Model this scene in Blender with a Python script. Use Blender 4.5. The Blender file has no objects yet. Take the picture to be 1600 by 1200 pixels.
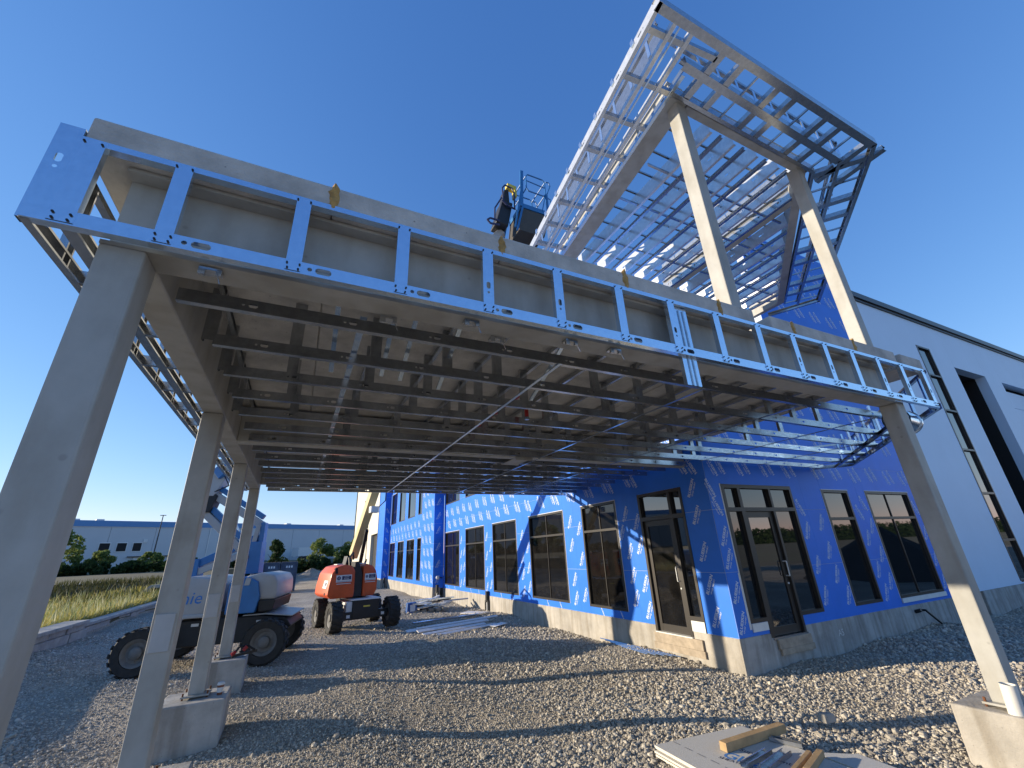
import bpy, bmesh, math, random
import numpy as np
from mathutils import Vector, Matrix

random.seed(7)
rng = np.random.default_rng(11)
scene = bpy.context.scene
C = scene.collection

# ------------------------------------------------------------------ camera
CAM = Vector((0.0, 0.0, 2.0))
R_ = Vector((0.90157, -0.43051, -0.04291))
U_ = Vector((-0.12365, -0.35144, 0.92801))
F_ = Vector((0.4146, 0.83136, 0.37008))
cd = bpy.data.cameras.new("camera")
cd.sensor_width = 36.0
cd.sensor_fit = 'HORIZONTAL'
cd.lens = 14.7887
cd.clip_start = 0.05
cd.clip_end = 2000
cam = bpy.data.objects.new("camera", cd)
cam.matrix_world = Matrix(((R_.x, U_.x, -F_.x, CAM.x), (R_.y, U_.y, -F_.y, CAM.y), (R_.z, U_.z, -F_.z, CAM.z), (0, 0, 0, 1)))
C.objects.link(cam)
scene.camera = cam

# ------------------------------------------------------------------ light
TO_SUN = Vector((-1.0, 0.537, 0.265)).normalized()
EL = math.asin(TO_SUN.z)
AZ = math.atan2(TO_SUN.x, TO_SUN.y)            # from +Y towards +X
world = bpy.data.worlds.new("World")
scene.world = world
world.use_nodes = True
wn = world.node_tree
wn.nodes.clear()
sky = wn.nodes.new("ShaderNodeTexSky")
sky.sky_type = 'NISHITA'
sky.sun_disc = False
sky.sun_elevation = EL
sky.sun_rotation = AZ
sky.altitude = 200
sky.air_density = 1.0
sky.dust_density = 0.0
sky.ozone_density = 6.0
bg = wn.nodes.new("ShaderNodeBackground")
bg.inputs['Strength'].default_value = 0.13
wo = wn.nodes.new("ShaderNodeOutputWorld")
# tone response of the camera on the sky: a power and a gain for each channel
sep = wn.nodes.new("ShaderNodeSeparateColor")
com = wn.nodes.new("ShaderNodeCombineColor")
wn.links.new(sky.outputs[0], sep.inputs[0])
for ch, g_, k_ in (('Red', 1.05, 1.50), ('Green', 0.80, 1.30), ('Blue', 0.56, 1.86)):
    p_ = wn.nodes.new("ShaderNodeMath")
    p_.operation = 'POWER'
    p_.inputs[1].default_value = g_
    m_ = wn.nodes.new("ShaderNodeMath")
    m_.operation = 'MULTIPLY'
    m_.inputs[1].default_value = k_
    wn.links.new(sep.outputs[ch], p_.inputs[0])
    wn.links.new(p_.outputs[0], m_.inputs[0])
    wn.links.new(m_.outputs[0], com.inputs[ch])
wn.links.new(com.outputs[0], bg.inputs[0])
wn.links.new(bg.outputs[0], wo.inputs[0])
sl = bpy.data.lights.new("sun", 'SUN')
sl.energy = 4.1
sl.angle = math.radians(0.5)
sl.color = (1.0, 0.86, 0.65)
sun = bpy.data.objects.new("sun", sl)
sun.rotation_euler = TO_SUN.to_track_quat('Z', 'Y').to_euler()
sun.location = (-30, 16, 20)
C.objects.link(sun)

scene.view_settings.view_transform = 'Standard'
scene.view_settings.look = 'None'
scene.view_settings.gamma = 1.0
scene.view_settings.use_curve_mapping = False
scene.view_settings.exposure = 0.8
scene.cycles.use_denoising = True
scene.cycles.max_bounces = 8
scene.cycles.diffuse_bounces = 4
scene.cycles.glossy_bounces = 4
scene.cycles.sample_clamp_indirect = 6.0

# ------------------------------------------------------------------ materials
MATS = {}


def mat(name, col, rough=0.6, metal=0.0, noise=0.0, nscale=6.0, bump=0.0, bscale=60.0, col2=None, spec=0.5, ior=1.5, detail=5.0, coat=0.0):
    m = bpy.data.materials.new(name)
    m.use_nodes = True
    nt = m.node_tree
    b = nt.nodes['Principled BSDF']
    b.inputs['Roughness'].default_value = rough
    b.inputs['Metallic'].default_value = metal
    b.inputs['Specular IOR Level'].default_value = spec
    b.inputs['IOR'].default_value = ior
    if coat:
        b.inputs['Coat Weight'].default_value = coat
        b.inputs['Coat Roughness'].default_value = 0.12
    c = (*col, 1)
    b.inputs['Base Color'].default_value = c
    tc = nt.nodes.new('ShaderNodeTexCoord')
    if noise > 0 or col2:
        n = nt.nodes.new('ShaderNodeTexNoise')
        n.inputs['Scale'].default_value = nscale
        n.inputs['Detail'].default_value = detail
        n.inputs['Roughness'].default_value = 0.65
        nt.links.new(tc.outputs['Object'], n.inputs['Vector'])
        r = nt.nodes.new('ShaderNodeValToRGB')
        r.color_ramp.elements[0].position = 0.3
        r.color_ramp.elements[1].position = 0.7
        k = 1 - noise
        c2 = col2 or tuple(min(1, x * (1 + noise * 0.6)) for x in col)
        r.color_ramp.elements[0].color = (col[0] * k, col[1] * k, col[2] * k, 1)
        r.color_ramp.elements[1].color = (*c2, 1)
        nt.links.new(n.outputs['Fac'], r.inputs['Fac'])
        nt.links.new(r.outputs['Color'], b.inputs['Base Color'])
    if bump > 0:
        n2 = nt.nodes.new('ShaderNodeTexNoise')
        n2.inputs['Scale'].default_value = bscale
        n2.inputs['Detail'].default_value = 4.0
        nt.links.new(tc.outputs['Object'], n2.inputs['Vector'])
        bp = nt.nodes.new('ShaderNodeBump')
        bp.inputs['Strength'].default_value = bump
        bp.inputs['Distance'].default_value = 0.02
        nt.links.new(n2.outputs['Fac'], bp.inputs['Height'])
        nt.links.new(bp.outputs['Normal'], b.inputs['Normal'])
    MATS[name] = m
    return m


def add_pits(m, scale=28.0, depth=0.5, dark=0.45):
    """small air holes and pits as in cast concrete"""
    nt = m.node_tree
    b = nt.nodes['Principled BSDF']
    tc = nt.nodes.new('ShaderNodeTexCoord')
    v = nt.nodes.new('ShaderNodeTexVoronoi')
    v.inputs['Scale'].default_value = scale
    v.inputs['Randomness'].default_value = 1.0
    nt.links.new(tc.outputs['Object'], v.inputs['Vector'])
    r = nt.nodes.new('ShaderNodeValToRGB')
    r.color_ramp.elements[0].position = 0.045
    r.color_ramp.elements[0].color = (dark, dark, dark, 1)
    r.color_ramp.elements[1].position = 0.085
    r.color_ramp.elements[1].color = (1, 1, 1, 1)
    nt.links.new(v.outputs['Distance'], r.inputs['Fac'])
    mx = nt.nodes.new('ShaderNodeMix')
    mx.data_type = 'RGBA'
    mx.blend_type = 'MULTIPLY'
    mx.inputs['Factor'].default_value = 1.0
    src = b.inputs['Base Color'].links[0].from_socket if b.inputs['Base Color'].links else None
    if src:
        nt.links.new(src, mx.inputs['A'])
    else:
        mx.inputs['A'].default_value = b.inputs['Base Color'].default_value
    nt.links.new(r.outputs['Color'], mx.inputs['B'])
    nt.links.new(mx.outputs['Result'], b.inputs['Base Color'])


concrete = mat('concrete', (0.42, 0.41, 0.39), 0.85, noise=0.30, nscale=2.2, bump=0.25, bscale=45)
add_pits(concrete, 16.0)


def add_streaks(m, amount=0.3, scale=7.0, squash=0.12):
    """run-down weather marks, longer than wide"""
    nt = m.node_tree
    b = nt.nodes['Principled BSDF']
    tc = nt.nodes.new('ShaderNodeTexCoord')
    mp = nt.nodes.new('ShaderNodeMapping')
    mp.inputs['Scale'].default_value = (1, 1, squash)
    n = nt.nodes.new('ShaderNodeTexNoise')
    n.inputs['Scale'].default_value = scale
    n.inputs['Detail'].default_value = 6
    nt.links.new(tc.outputs['Object'], mp.inputs['Vector'])
    nt.links.new(mp.outputs[0], n.inputs['Vector'])
    r = nt.nodes.new('ShaderNodeValToRGB')
    r.color_ramp.elements[0].position = 0.36
    k = 1 - amount
    r.color_ramp.elements[0].color = (k, k * 0.97, k * 0.92, 1)
    r.color_ramp.elements[1].position = 0.56
    r.color_ramp.elements[1].color = (1, 1, 1, 1)
    nt.links.new(n.outputs['Fac'], r.inputs['Fac'])
    mx = nt.nodes.new('ShaderNodeMix')
    mx.data_type = 'RGBA'
    mx.blend_type = 'MULTIPLY'
    mx.inputs['Factor'].default_value = 1.0
    nt.links.new(b.inputs['Base Color'].links[0].from_socket, mx.inputs['A'])
    nt.links.new(r.outputs['Color'], mx.inputs['B'])
    nt.links.new(mx.outputs['Result'], b.inputs['Base Color'])


add_streaks(concrete, 0.28)
concrete_pale = mat('concrete_pale', (0.43, 0.40, 0.355), 0.9, noise=0.28, nscale=1.6, bump=0.3, bscale=35)
add_pits(concrete_pale, 14.0, dark=0.7)
add_streaks(concrete_pale, 0.22)
slab_mat = mat('slab_concrete', (0.52, 0.50, 0.465), 0.9, noise=0.3, nscale=3.5, bump=0.35, bscale=50)
add_pits(slab_mat, 11.0)
primer = mat('grey_primer', (0.40, 0.395, 0.37), 0.55, noise=0.16, nscale=2.2, bump=0.04, bscale=90)
add_pits(primer, 5.0, dark=0.8)
add_streaks(primer, 0.16, 5.0, 0.3)
touch_up = mat('primer_touch_up', (0.43, 0.44, 0.45), 0.5, noise=0.08, nscale=5)
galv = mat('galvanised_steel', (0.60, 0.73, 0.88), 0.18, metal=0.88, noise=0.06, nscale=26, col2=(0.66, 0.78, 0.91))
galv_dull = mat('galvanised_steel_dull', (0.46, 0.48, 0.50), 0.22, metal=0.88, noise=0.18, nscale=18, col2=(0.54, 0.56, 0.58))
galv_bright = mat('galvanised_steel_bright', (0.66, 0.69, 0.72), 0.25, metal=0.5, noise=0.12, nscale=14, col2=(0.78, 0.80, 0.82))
screw_mat = mat('screw_steel', (0.03, 0.03, 0.035), 0.5, metal=0.6)
blue_mem = mat('blue_membrane', (0.036, 0.20, 0.78), 0.42, noise=0.10, nscale=1.3, bump=0.10, bscale=5, spec=0.22)
white_print = mat('white_print', (0.64, 0.71, 0.84), 0.6)
gyp = mat('gypsum_core', (0.55, 0.62, 0.75), 0.8)
glass = mat('dark_glass', (0.008, 0.009, 0.011), 0.015, spec=0.9, ior=1.75, bump=0.006, bscale=1.2)
glass_grey = mat('grey_glass', (0.010, 0.012, 0.014), 0.02, spec=0.75, ior=1.6, bump=0.006, bscale=1.0)
dusty_glass = mat('dusty_glass', (0.008, 0.008, 0.009), 0.03, spec=0.6, ior=1.5, noise=0.4, nscale=3.0, col2=(0.014, 0.013, 0.012))
bronze = mat('bronze_frame', (0.045, 0.040, 0.036), 0.38, metal=0.25)
white_plate = mat('white_plate', (0.72, 0.72, 0.70), 0.55, noise=0.08, nscale=5)
white_metal = mat('white_wall_panel', (0.60, 0.75, 0.92), 0.5, noise=0.04, nscale=0.7, bump=0.02, bscale=3)
cream = mat('cream_panel', (0.66, 0.62, 0.52), 0.6, noise=0.05, nscale=1.0)
dark_cap = mat('dark_coping', (0.035, 0.037, 0.042), 0.4, metal=0.3)
dark_int = mat('dark_interior', (0.012, 0.012, 0.013), 0.8)
foam = mat('spray_foam', (0.46, 0.27, 0.08), 0.8, noise=0.35, nscale=20, bump=0.8, bscale=30)
wood = mat('lumber', (0.45, 0.30, 0.15), 0.75, noise=0.25, nscale=9, bump=0.2, bscale=40)
wood_grey = mat('form_board', (0.40, 0.33, 0.25), 0.85, noise=0.3, nscale=7, bump=0.2, bscale=50)
board_face = mat('sheathing_face', (0.58, 0.56, 0.52), 0.9, noise=0.10, nscale=60, bump=0.2, bscale=120)
board_edge = mat('sheathing_edge', (0.70, 0.66, 0.56), 0.9, noise=0.12, nscale=20)
strip_white = mat('white_strip', (0.74, 0.70, 0.66), 0.7, noise=0.15, nscale=7)
orange = mat('orange_paint', (0.70, 0.10, 0.018), 0.48, noise=0.22, nscale=4.5, coat=0.1)
black_steel = mat('black_steel', (0.016, 0.016, 0.017), 0.5, noise=0.3, nscale=6)
rubber = mat('tyre_rubber', (0.035, 0.034, 0.032), 0.85, noise=0.35, nscale=9, bump=0.3, bscale=40)
rim_grey = mat('rim_grey', (0.16, 0.155, 0.145), 0.6, noise=0.25, nscale=8)
lift_blue = mat('lift_blue', (0.024, 0.165, 0.42), 0.4, noise=0.12, nscale=4, coat=0.2)
lift_grey = mat('lift_grey', (0.40, 0.41, 0.41), 0.45, noise=0.10, nscale=3)
boom_cream = mat('boom_cream', (0.62, 0.52, 0.27), 0.5, noise=0.12, nscale=3)
yellow = mat('yellow_paint', (0.70, 0.55, 0.08), 0.5)
red_paint = mat('red_paint', (0.35, 0.02, 0.02), 0.5)
pvc = mat('pvc_white', (0.72, 0.70, 0.64), 0.4, noise=0.04, nscale=5)
paper_brown = mat('cup_brown', (0.22, 0.07, 0.03), 0.6)
ink_blue = mat('ink_blue', (0.04, 0.20, 0.55), 0.7)
ink_dark = mat('ink_dark', (0.03, 0.04, 0.09), 0.7)
ink_navy = mat('ink_navy', (0.02, 0.03, 0.10), 0.5)
lime = mat('limestone', (0.36, 0.35, 0.32), 0.9, noise=0.25, nscale=4, bump=0.5, bscale=14)
warehouse_wall = mat('warehouse_panel', (0.55, 0.58, 0.60), 0.6, noise=0.04, nscale=0.3)
warehouse_blue = mat('warehouse_blue', (0.09, 0.26, 0.52), 0.5)
bin_blue = mat('bin_blue', (0.045, 0.085, 0.17), 0.6, noise=0.45, nscale=2.5, col2=(0.10, 0.12, 0.15))
rust = mat('rust', (0.16, 0.06, 0.025), 0.85, noise=0.4, nscale=20)
bark = mat('bark', (0.10, 0.075, 0.05), 0.9, noise=0.3, nscale=8)
blue_plastic = mat('blue_plastic', (0.02, 0.09, 0.30), 0.4)
wire_mesh = mat('expanded_metal', (0.10, 0.09, 0.075), 0.6, metal=0.5, noise=0.5, nscale=40)
asphalt = mat('road_surface', (0.30, 0.285, 0.26), 0.95, noise=0.15, nscale=0.6)


def leaf_mat(name, c1, c2):
    m = mat(name, c1, 0.65, spec=0.25)
    nt = m.node_tree
    b = nt.nodes['Principled BSDF']
    g = nt.nodes.new('ShaderNodeNewGeometry')
    r = nt.nodes.new('ShaderNodeValToRGB')
    r.color_ramp.elements[0].color = (*c1, 1)
    r.color_ramp.elements[1].color = (*c2, 1)
    nt.links.new(g.outputs['Random Per Island'], r.inputs['Fac'])
    nt.links.new(r.outputs['Color'], b.inputs['Base Color'])
    tl = nt.nodes.new('ShaderNodeBsdfTranslucent')
    nt.links.new(r.outputs['Color'], tl.inputs['Color'])
    ms = nt.nodes.new('ShaderNodeMixShader')
    ms.inputs[0].default_value = 0.4
    out = nt.nodes['Material Output']
    nt.links.new(b.outputs[0], ms.inputs[1])
    nt.links.new(tl.outputs[0], ms.inputs[2])
    nt.links.new(ms.outputs[0], out.inputs['Surface'])
    return m


leaf_a = leaf_mat('leaf_green', (0.09, 0.15, 0.035), (0.27, 0.31, 0.09))
leaf_b = leaf_mat('leaf_dark', (0.022, 0.048, 0.014), (0.06, 0.095, 0.03))
grass_y = leaf_mat('grass_dry', (0.58, 0.46, 0.14), (0.28, 0.30, 0.08))
grass_g = leaf_mat('grass_green', (0.045, 0.06, 0.02), (0.11, 0.10, 0.04))
weed = leaf_mat('weed_heads', (0.62, 0.58, 0.36), (0.16, 0.22, 0.06))


def gravel_material():
    m = bpy.data.materials.new('gravel')
    m.use_nodes = True
    nt = m.node_tree
    b = nt.nodes['Principled BSDF']
    b.inputs['Roughness'].default_value = 0.95
    b.inputs['Specular IOR Level'].default_value = 0.2
    tc = nt.nodes.new('ShaderNodeTexCoord')
    v = nt.nodes.new('ShaderNodeTexVoronoi')
    v.inputs['Scale'].default_value = 48
    v.inputs['Randomness'].default_value = 1
    nt.links.new(tc.outputs['Object'], v.inputs['Vector'])
    hsv = nt.nodes.new('ShaderNodeSeparateColor')
    nt.links.new(v.outputs['Color'], hsv.inputs['Color'])
    r = nt.nodes.new('ShaderNodeValToRGB')
    r.color_ramp.elements[0].color = (0.25, 0.225, 0.19, 1)
    r.color_ramp.elements[1].color = (0.54, 0.485, 0.405, 1)
    nt.links.new(hsv.outputs['Red'], r.inputs['Fac'])
    n = nt.nodes.new('ShaderNodeTexNoise')
    n.inputs['Scale'].default_value = 0.55
    n.inputs['Detail'].default_value = 6
    nt.links.new(tc.outputs['Object'], n.inputs['Vector'])
    r2 = nt.nodes.new('ShaderNodeValToRGB')
    r2.color_ramp.elements[0].position = 0.35
    r2.color_ramp.elements[0].color = (0.72, 0.70, 0.68, 1)
    r2.color_ramp.elements[1].position = 0.68
    r2.color_ramp.elements[1].color = (1.08, 1.06, 1.02, 1)
    nt.links.new(n.outputs['Fac'], r2.inputs['Fac'])
    mx = nt.nodes.new('ShaderNodeMix')
    mx.data_type = 'RGBA'
    mx.blend_type = 'MULTIPLY'
    mx.inputs['Factor'].default_value = 1
    nt.links.new(r.outputs['Color'], mx.inputs['A'])
    nt.links.new(r2.outputs['Color'], mx.inputs['B'])
    nt.links.new(mx.outputs['Result'], b.inputs['Base Color'])
    v2 = nt.nodes.new('ShaderNodeTexVoronoi')
    v2.inputs['Scale'].default_value = 48
    nt.links.new(tc.outputs['Object'], v2.inputs['Vector'])
    mt = nt.nodes.new('ShaderNodeMath')
    mt.operation = 'MULTIPLY'
    mt.inputs[1].default_value = -1.0
    nt.links.new(v2.outputs['Distance'], mt.inputs[0])
    bp = nt.nodes.new('ShaderNodeBump')
    bp.inputs['Strength'].default_value = 0.9
    bp.inputs['Distance'].default_value = 0.018
    nt.links.new(mt.outputs[0], bp.inputs['Height'])
    nt.links.new(bp.outputs['Normal'], b.inputs['Normal'])
    return m


gravel = gravel_material()


def stone_material():
    m = bpy.data.materials.new('crushed_stone')
    m.use_nodes = True
    nt = m.node_tree
    b = nt.nodes['Principled BSDF']
    b.inputs['Roughness'].default_value = 0.9
    b.inputs['Specular IOR Level'].default_value = 0.25
    oi = nt.nodes.new('ShaderNodeObjectInfo')
    r = nt.nodes.new('ShaderNodeValToRGB')
    cr = r.color_ramp
    cr.elements[0].color = (0.26, 0.235, 0.20, 1)
    cr.elements[1].color = (0.64, 0.58, 0.485, 1)
    e = cr.elements.new(0.5)
    e.color = (0.43, 0.39, 0.325, 1)
    e = cr.elements.new(0.8)
    e.color = (0.52, 0.47, 0.39, 1)
    nt.links.new(oi.outputs['Random'], r.inputs['Fac'])
    nt.links.new(r.outputs['Color'], b.inputs['Base Color'])
    return m


stone_m = stone_material()

# ------------------------------------------------------------------ mesh helpers
W = {}


class MB:
    def __init__(self):
        self.v = []
        self.f = []
        self.mi = []
        self.cur = 0

    def verts(self, pts):
        i = len(self.v)
        self.v.extend([tuple(p) for p in pts])
        return i

    def face(self, *idx):
        self.f.append(tuple(idx))
        self.mi.append(self.cur)

    def quad(self, a, b, c, d):
        i = self.verts((a, b, c, d))
        self.face(i, i + 1, i + 2, i + 3)

    def hexa(self, p):
        i = self.verts(p)
        for q in ((0, 3, 2, 1), (4, 5, 6, 7), (0, 1, 5, 4), (1, 2, 6, 5), (2, 3, 7, 6), (3, 0, 4, 7)):
            self.face(*[i + k for k in q])
        return self

    def box(self, a, b):
        x0, x1 = sorted((a[0], b[0]))
        y0, y1 = sorted((a[1], b[1]))
        z0, z1 = sorted((a[2], b[2]))
        return self.hexa([(x0, y0, z0), (x1, y0, z0), (x1, y1, z0), (x0, y1, z0), (x0, y0, z1), (x1, y0, z1), (x1, y1, z1), (x0, y1, z1)])

    def bar(self, p, q, w, h, up=(0, 0, 1)):
        """beam of rectangular section w (sideways) x h (along up), centred on p-q"""
        p = Vector(p)
        q = Vector(q)
        d = (q - p).normalized()
        up = Vector(up)
        s = d.cross(up)
        if s.length < 1e-5:
            s = d.cross(Vector((1, 0, 0)))
        s.normalize()
        u = s.cross(d).normalized()
        s = s * (w / 2)
        u = u * (h / 2)
        return self.hexa([p - s - u, p + s - u, q + s - u, q - s - u, p - s + u, p + s + u, q + s + u, q - s + u])

    def tube(self, p, q, r, n=12, r2=None, caps=True):
        p = Vector(p)
        q = Vector(q)
        r2 = r if r2 is None else r2
        d = (q - p).normalized()
        a = d.orthogonal().normalized()
        b = d.cross(a)
        i = len(self.v)
        for k in range(n):
            t = 2 * math.pi * k / n
            o = a * math.cos(t) + b * math.sin(t)
            self.v.append(tuple(p + o * r))
            self.v.append(tuple(q + o * r2))
        for k in range(n):
            j = (k + 1) % n
            self.face(i + 2 * k, i + 2 * j, i + 2 * j + 1, i + 2 * k + 1)
        if caps:
            self.face(*[i + 2 * k for k in range(n)][::-1])
            self.face(*[i + 2 * k + 1 for k in range(n)])
        return self

    def path(self, pts, r, n=8):
        for a, b in zip(pts[:-1], pts[1:]):
            self.tube(a, b, r, n)
        return self

    def ring(self, c, ax, prof, n=24):
        """lathe: prof = [(radius, along axis)]"""
        c = Vector(c)
        ax = Vector(ax).normalized()
        a = ax.orthogonal().normalized()
        b = ax.cross(a)
        i = len(self.v)
        m = len(prof)
        for k in range(n):
            t = 2 * math.pi * k / n
            o = a * math.cos(t) + b * math.sin(t)
            for (r, h) in prof:
                self.v.append(tuple(c + o * r + ax * h))
        for k in range(n):
            j = (k + 1) % n
            for s in range(m - 1):
                self.face(i + k * m + s, i + j * m + s, i + j * m + s + 1, i + k * m + s + 1)
        return self

    def prism(self, poly, f0, f1):
        """poly list of 2-D points; f0,f1 map (a,b)->3-D for the two ends"""
        n = len(poly)
        i = self.verts([f0(*p) for p in poly] + [f1(*p) for p in poly])
        self.face(*range(i, i + n))
        self.face(*range(i + 2 * n - 1, i + n - 1, -1))
        for k in range(n):
            j = (k + 1) % n
            self.face(i + k, i + j, i + n + j, i + n + k)
        return self

    def mesh(self, name, mats, off=(0, 0, 0), bevel=0.0, smooth=False, segs=2, recalc=True):
        me = bpy.data.meshes.new(name)
        ox, oy, oz = off
        me.from_pydata([(x - ox, y - oy, z - oz) for x, y, z in self.v], [], self.f)
        if not isinstance(mats, (list, tuple)):
            mats = [mats]
        for m in mats:
            me.materials.append(m)
        if len(mats) > 1:
            for p, k in zip(me.polygons, self.mi):
                p.material_index = k
        if bevel or recalc:
            bm = bmesh.new()
            bm.from_mesh(me)
            if recalc:
                bmesh.ops.recalc_face_normals(bm, faces=bm.faces)
            if bevel:
                bmesh.ops.remove_doubles(bm, verts=bm.verts, dist=1e-5)
                es = [e for e in bm.edges if len(e.link_faces) == 2 and e.calc_face_angle(0) > 0.5]
                bmesh.ops.bevel(bm, geom=es, offset=bevel, segments=segs, affect='EDGES', profile=0.5, clamp_overlap=True)
            bm.to_mesh(me)
            bm.free()
        if smooth:
            for p in me.polygons:
                p.use_smooth = True
            try:
                me.set_sharp_from_angle(angle=math.radians(38))
            except Exception:
                pass
        me.update()
        return me

    def build(self, name, mats, parent=None, **kw):
        off = W[parent] if parent is not None else Vector((0, 0, 0))
        me = self.mesh(name, mats, off, **kw)
        return put(name, me, parent)


def put(name, me, parent=None, world=None, rot=None):
    """link a mesh as an object; world = position of its origin in the parent's authoring frame"""
    o = bpy.data.objects.new(name, me)
    C.objects.link(o)
    loc = Vector((0, 0, 0))
    if parent is not None:
        o.parent = parent
        if world is not None:
            loc = Vector(world) - W[parent]
        W[o] = W[parent] + loc
    else:
        if world is not None:
            loc = Vector(world)
        W[o] = loc.copy()
    o.location = loc
    if rot is not None:
        o.rotation_euler = rot
    return o


def tag(o, label=None, cat=None, group=None, kind=None):
    if label:
        o['label'] = label
    if cat:
        o['category'] = cat
    if group:
        o['group'] = group
    if kind:
        o['kind'] = kind
    return o


def thing(name, loc, label, cat, group=None, rotz=0.0, local=False):
    o = bpy.data.objects.new(name, None)
    o.empty_display_size = 0.2
    C.objects.link(o)
    o.location = loc
    o.rotation_euler = (0, 0, rotz)
    W[o] = Vector((0, 0, 0)) if local else Vector(loc)
    return tag(o, label, cat, group)


def solo(mb, name, mats, base, label, cat, group=None, **kw):
    """a thing that is one mesh, origin at its base"""
    me = mb.mesh(name, mats, base, **kw)
    o = put(name, me, None, base)
    return tag(o, label, cat, group)


def ring_surface(name, mats, parent, mb, **kw):
    return mb.build(name, mats, parent, **kw)


def stud_mesh(name, m, L, web, fl, lip=0.012, axes=((1, 0, 0), (0, 0, 1), (0, 1, 0)), pitch=0.55, first=0.3, holes=True, hl=0.026, hh=0.0135):
    """cold-formed C stud: web in (axes0, axes1), flanges along axes2; punched knock-outs"""
    ex, ew, ed = [Vector(a) for a in axes]
    mb = MB()

    def P(l, w, d):
        return ex * l + ew * w + ed * d
    hs_ = []
    if holes:
        c = first
        while c < L - 0.1:
            hs_.append((c, hl, hh))
            hs_.append((c - hl - 0.028, hh * 0.62, hh * 0.62))
            c += pitch
        hs_.sort()
    x = 0.0
    mid = web / 2
    for (c, a, b) in hs_:
        k = min(a, b) * 0.6
        if c - a <= x:
            continue
        mb.quad(P(x, 0, 0), P(c - a, 0, 0), P(c - a, web, 0), P(x, web, 0))
        mb.quad(P(c - a, 0, 0), P(c + a, 0, 0), P(c + a, mid - b, 0), P(c - a, mid - b, 0))
        mb.quad(P(c - a, mid + b, 0), P(c + a, mid + b, 0), P(c + a, web, 0), P(c - a, web, 0))
        for sx in (-1, 1):
            for sy in (-1, 1):
                i = mb.verts((P(c + sx * a, mid + sy * b, 0), P(c + sx * (a - k), mid + sy * b, 0), P(c + sx * a, mid + sy * (b - k), 0)))
                mb.face(i, i + 1, i + 2)
        x = c + a
    mb.quad(P(x, 0, 0), P(L, 0, 0), P(L, web, 0), P(x, web, 0))
    for w in (0, web):
        mb.quad(P(0, w, 0), P(L, w, 0), P(L, w, fl), P(0, w, fl))
        if lip:
            w2 = w + (lip if w == 0 else -lip)
            mb.quad(P(0, w, fl), P(L, w, fl), P(L, w2, fl), P(0, w2, fl))
    return mb.mesh(name, m, recalc=False)


def text_mesh(body, size=1.0, bold=0.0, align='CENTER', shear=0.0):
    cu = bpy.data.curves.new('txt', 'FONT')
    cu.body = body
    cu.size = size
    cu.align_x = align
    cu.align_y = 'CENTER'
    cu.offset = bold
    cu.shear = shear
    cu.resolution_u = 2
    o = bpy.data.objects.new('txt', cu)
    C.objects.link(o)
    dg = bpy.context.evaluated_depsgraph_get()
    dg.update()
    me = bpy.data.meshes.new_from_object(o.evaluated_get(dg))
    vs = np.array([v.co[:] for v in me.vertices]) if len(me.vertices) else np.zeros((0, 3))
    fs = [tuple(p.vertices) for p in me.polygons]
    bpy.data.objects.remove(o)
    bpy.data.curves.remove(cu)
    bpy.data.meshes.remove(me)
    return vs, fs


TXT = {}


def add_text(mb, body, size, fn, bold=0.0, align='CENTER', shear=0.0):
    """append flat lettering; fn maps text (x, y) to 3-D"""
    key = (body, bold, align, shear)
    if key not in TXT:
        TXT[key] = text_mesh(body, 1.0, bold, align, shear)
    vs, fs = TXT[key]
    i = mb.verts([fn(v[0] * size, v[1] * size) for v in vs])
    for f in fs:
        mb.face(*[i + k for k in f])


def ss(a, b, x):
    t = np.clip((x - a) / (b - a), 0, 1)
    return t * t * (3 - 2 * t)


# ------------------------------------------------------------------ ground
def ground_z(x, y):
    x = np.asarray(x, float)
    y = np.asarray(y, float)
    far = 2.3 * ss(55, 84, y) * ss(-140, -30, -np.abs(x + 8))
    lot = 0.045 * np.sin(x * 1.1 + 0.7) * np.cos(y * 0.83 + 0.2) + 0.03 * np.sin(x * 2.7 + y * 1.9) + 0.10 * np.exp(-((x - 12.5) ** 2) / 6 - ((y - 5.0) ** 2) / 3)
    rut_ = np.minimum(np.abs(x - 1.2 - 0.16 * (y - 4)), np.abs(x - 2.75 - 0.16 * (y - 4)))
    lot = lot - 0.008 * np.exp(-(rut_ / 0.16) ** 2) * ss(4, 6, y)
    lot = lot * ss(-40, -20, -y) - 0.012 + 0.24 * ss(3.2, 5.3, -x) * ss(6.0, 11.0, y)
    left = 0.5 + 0.85 * ss(27.2, 31.5, y + 0.25 * (x + 7)) + 0.3 * ss(36, 60, y)
    t = ss(5.42, 5.5, -x) * ss(8.0, 10.5, y)
    return np.maximum(lot * (1 - t) + left * t + far * (1 - t), lot * (1 - t) + np.maximum(left, far) * t)


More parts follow.
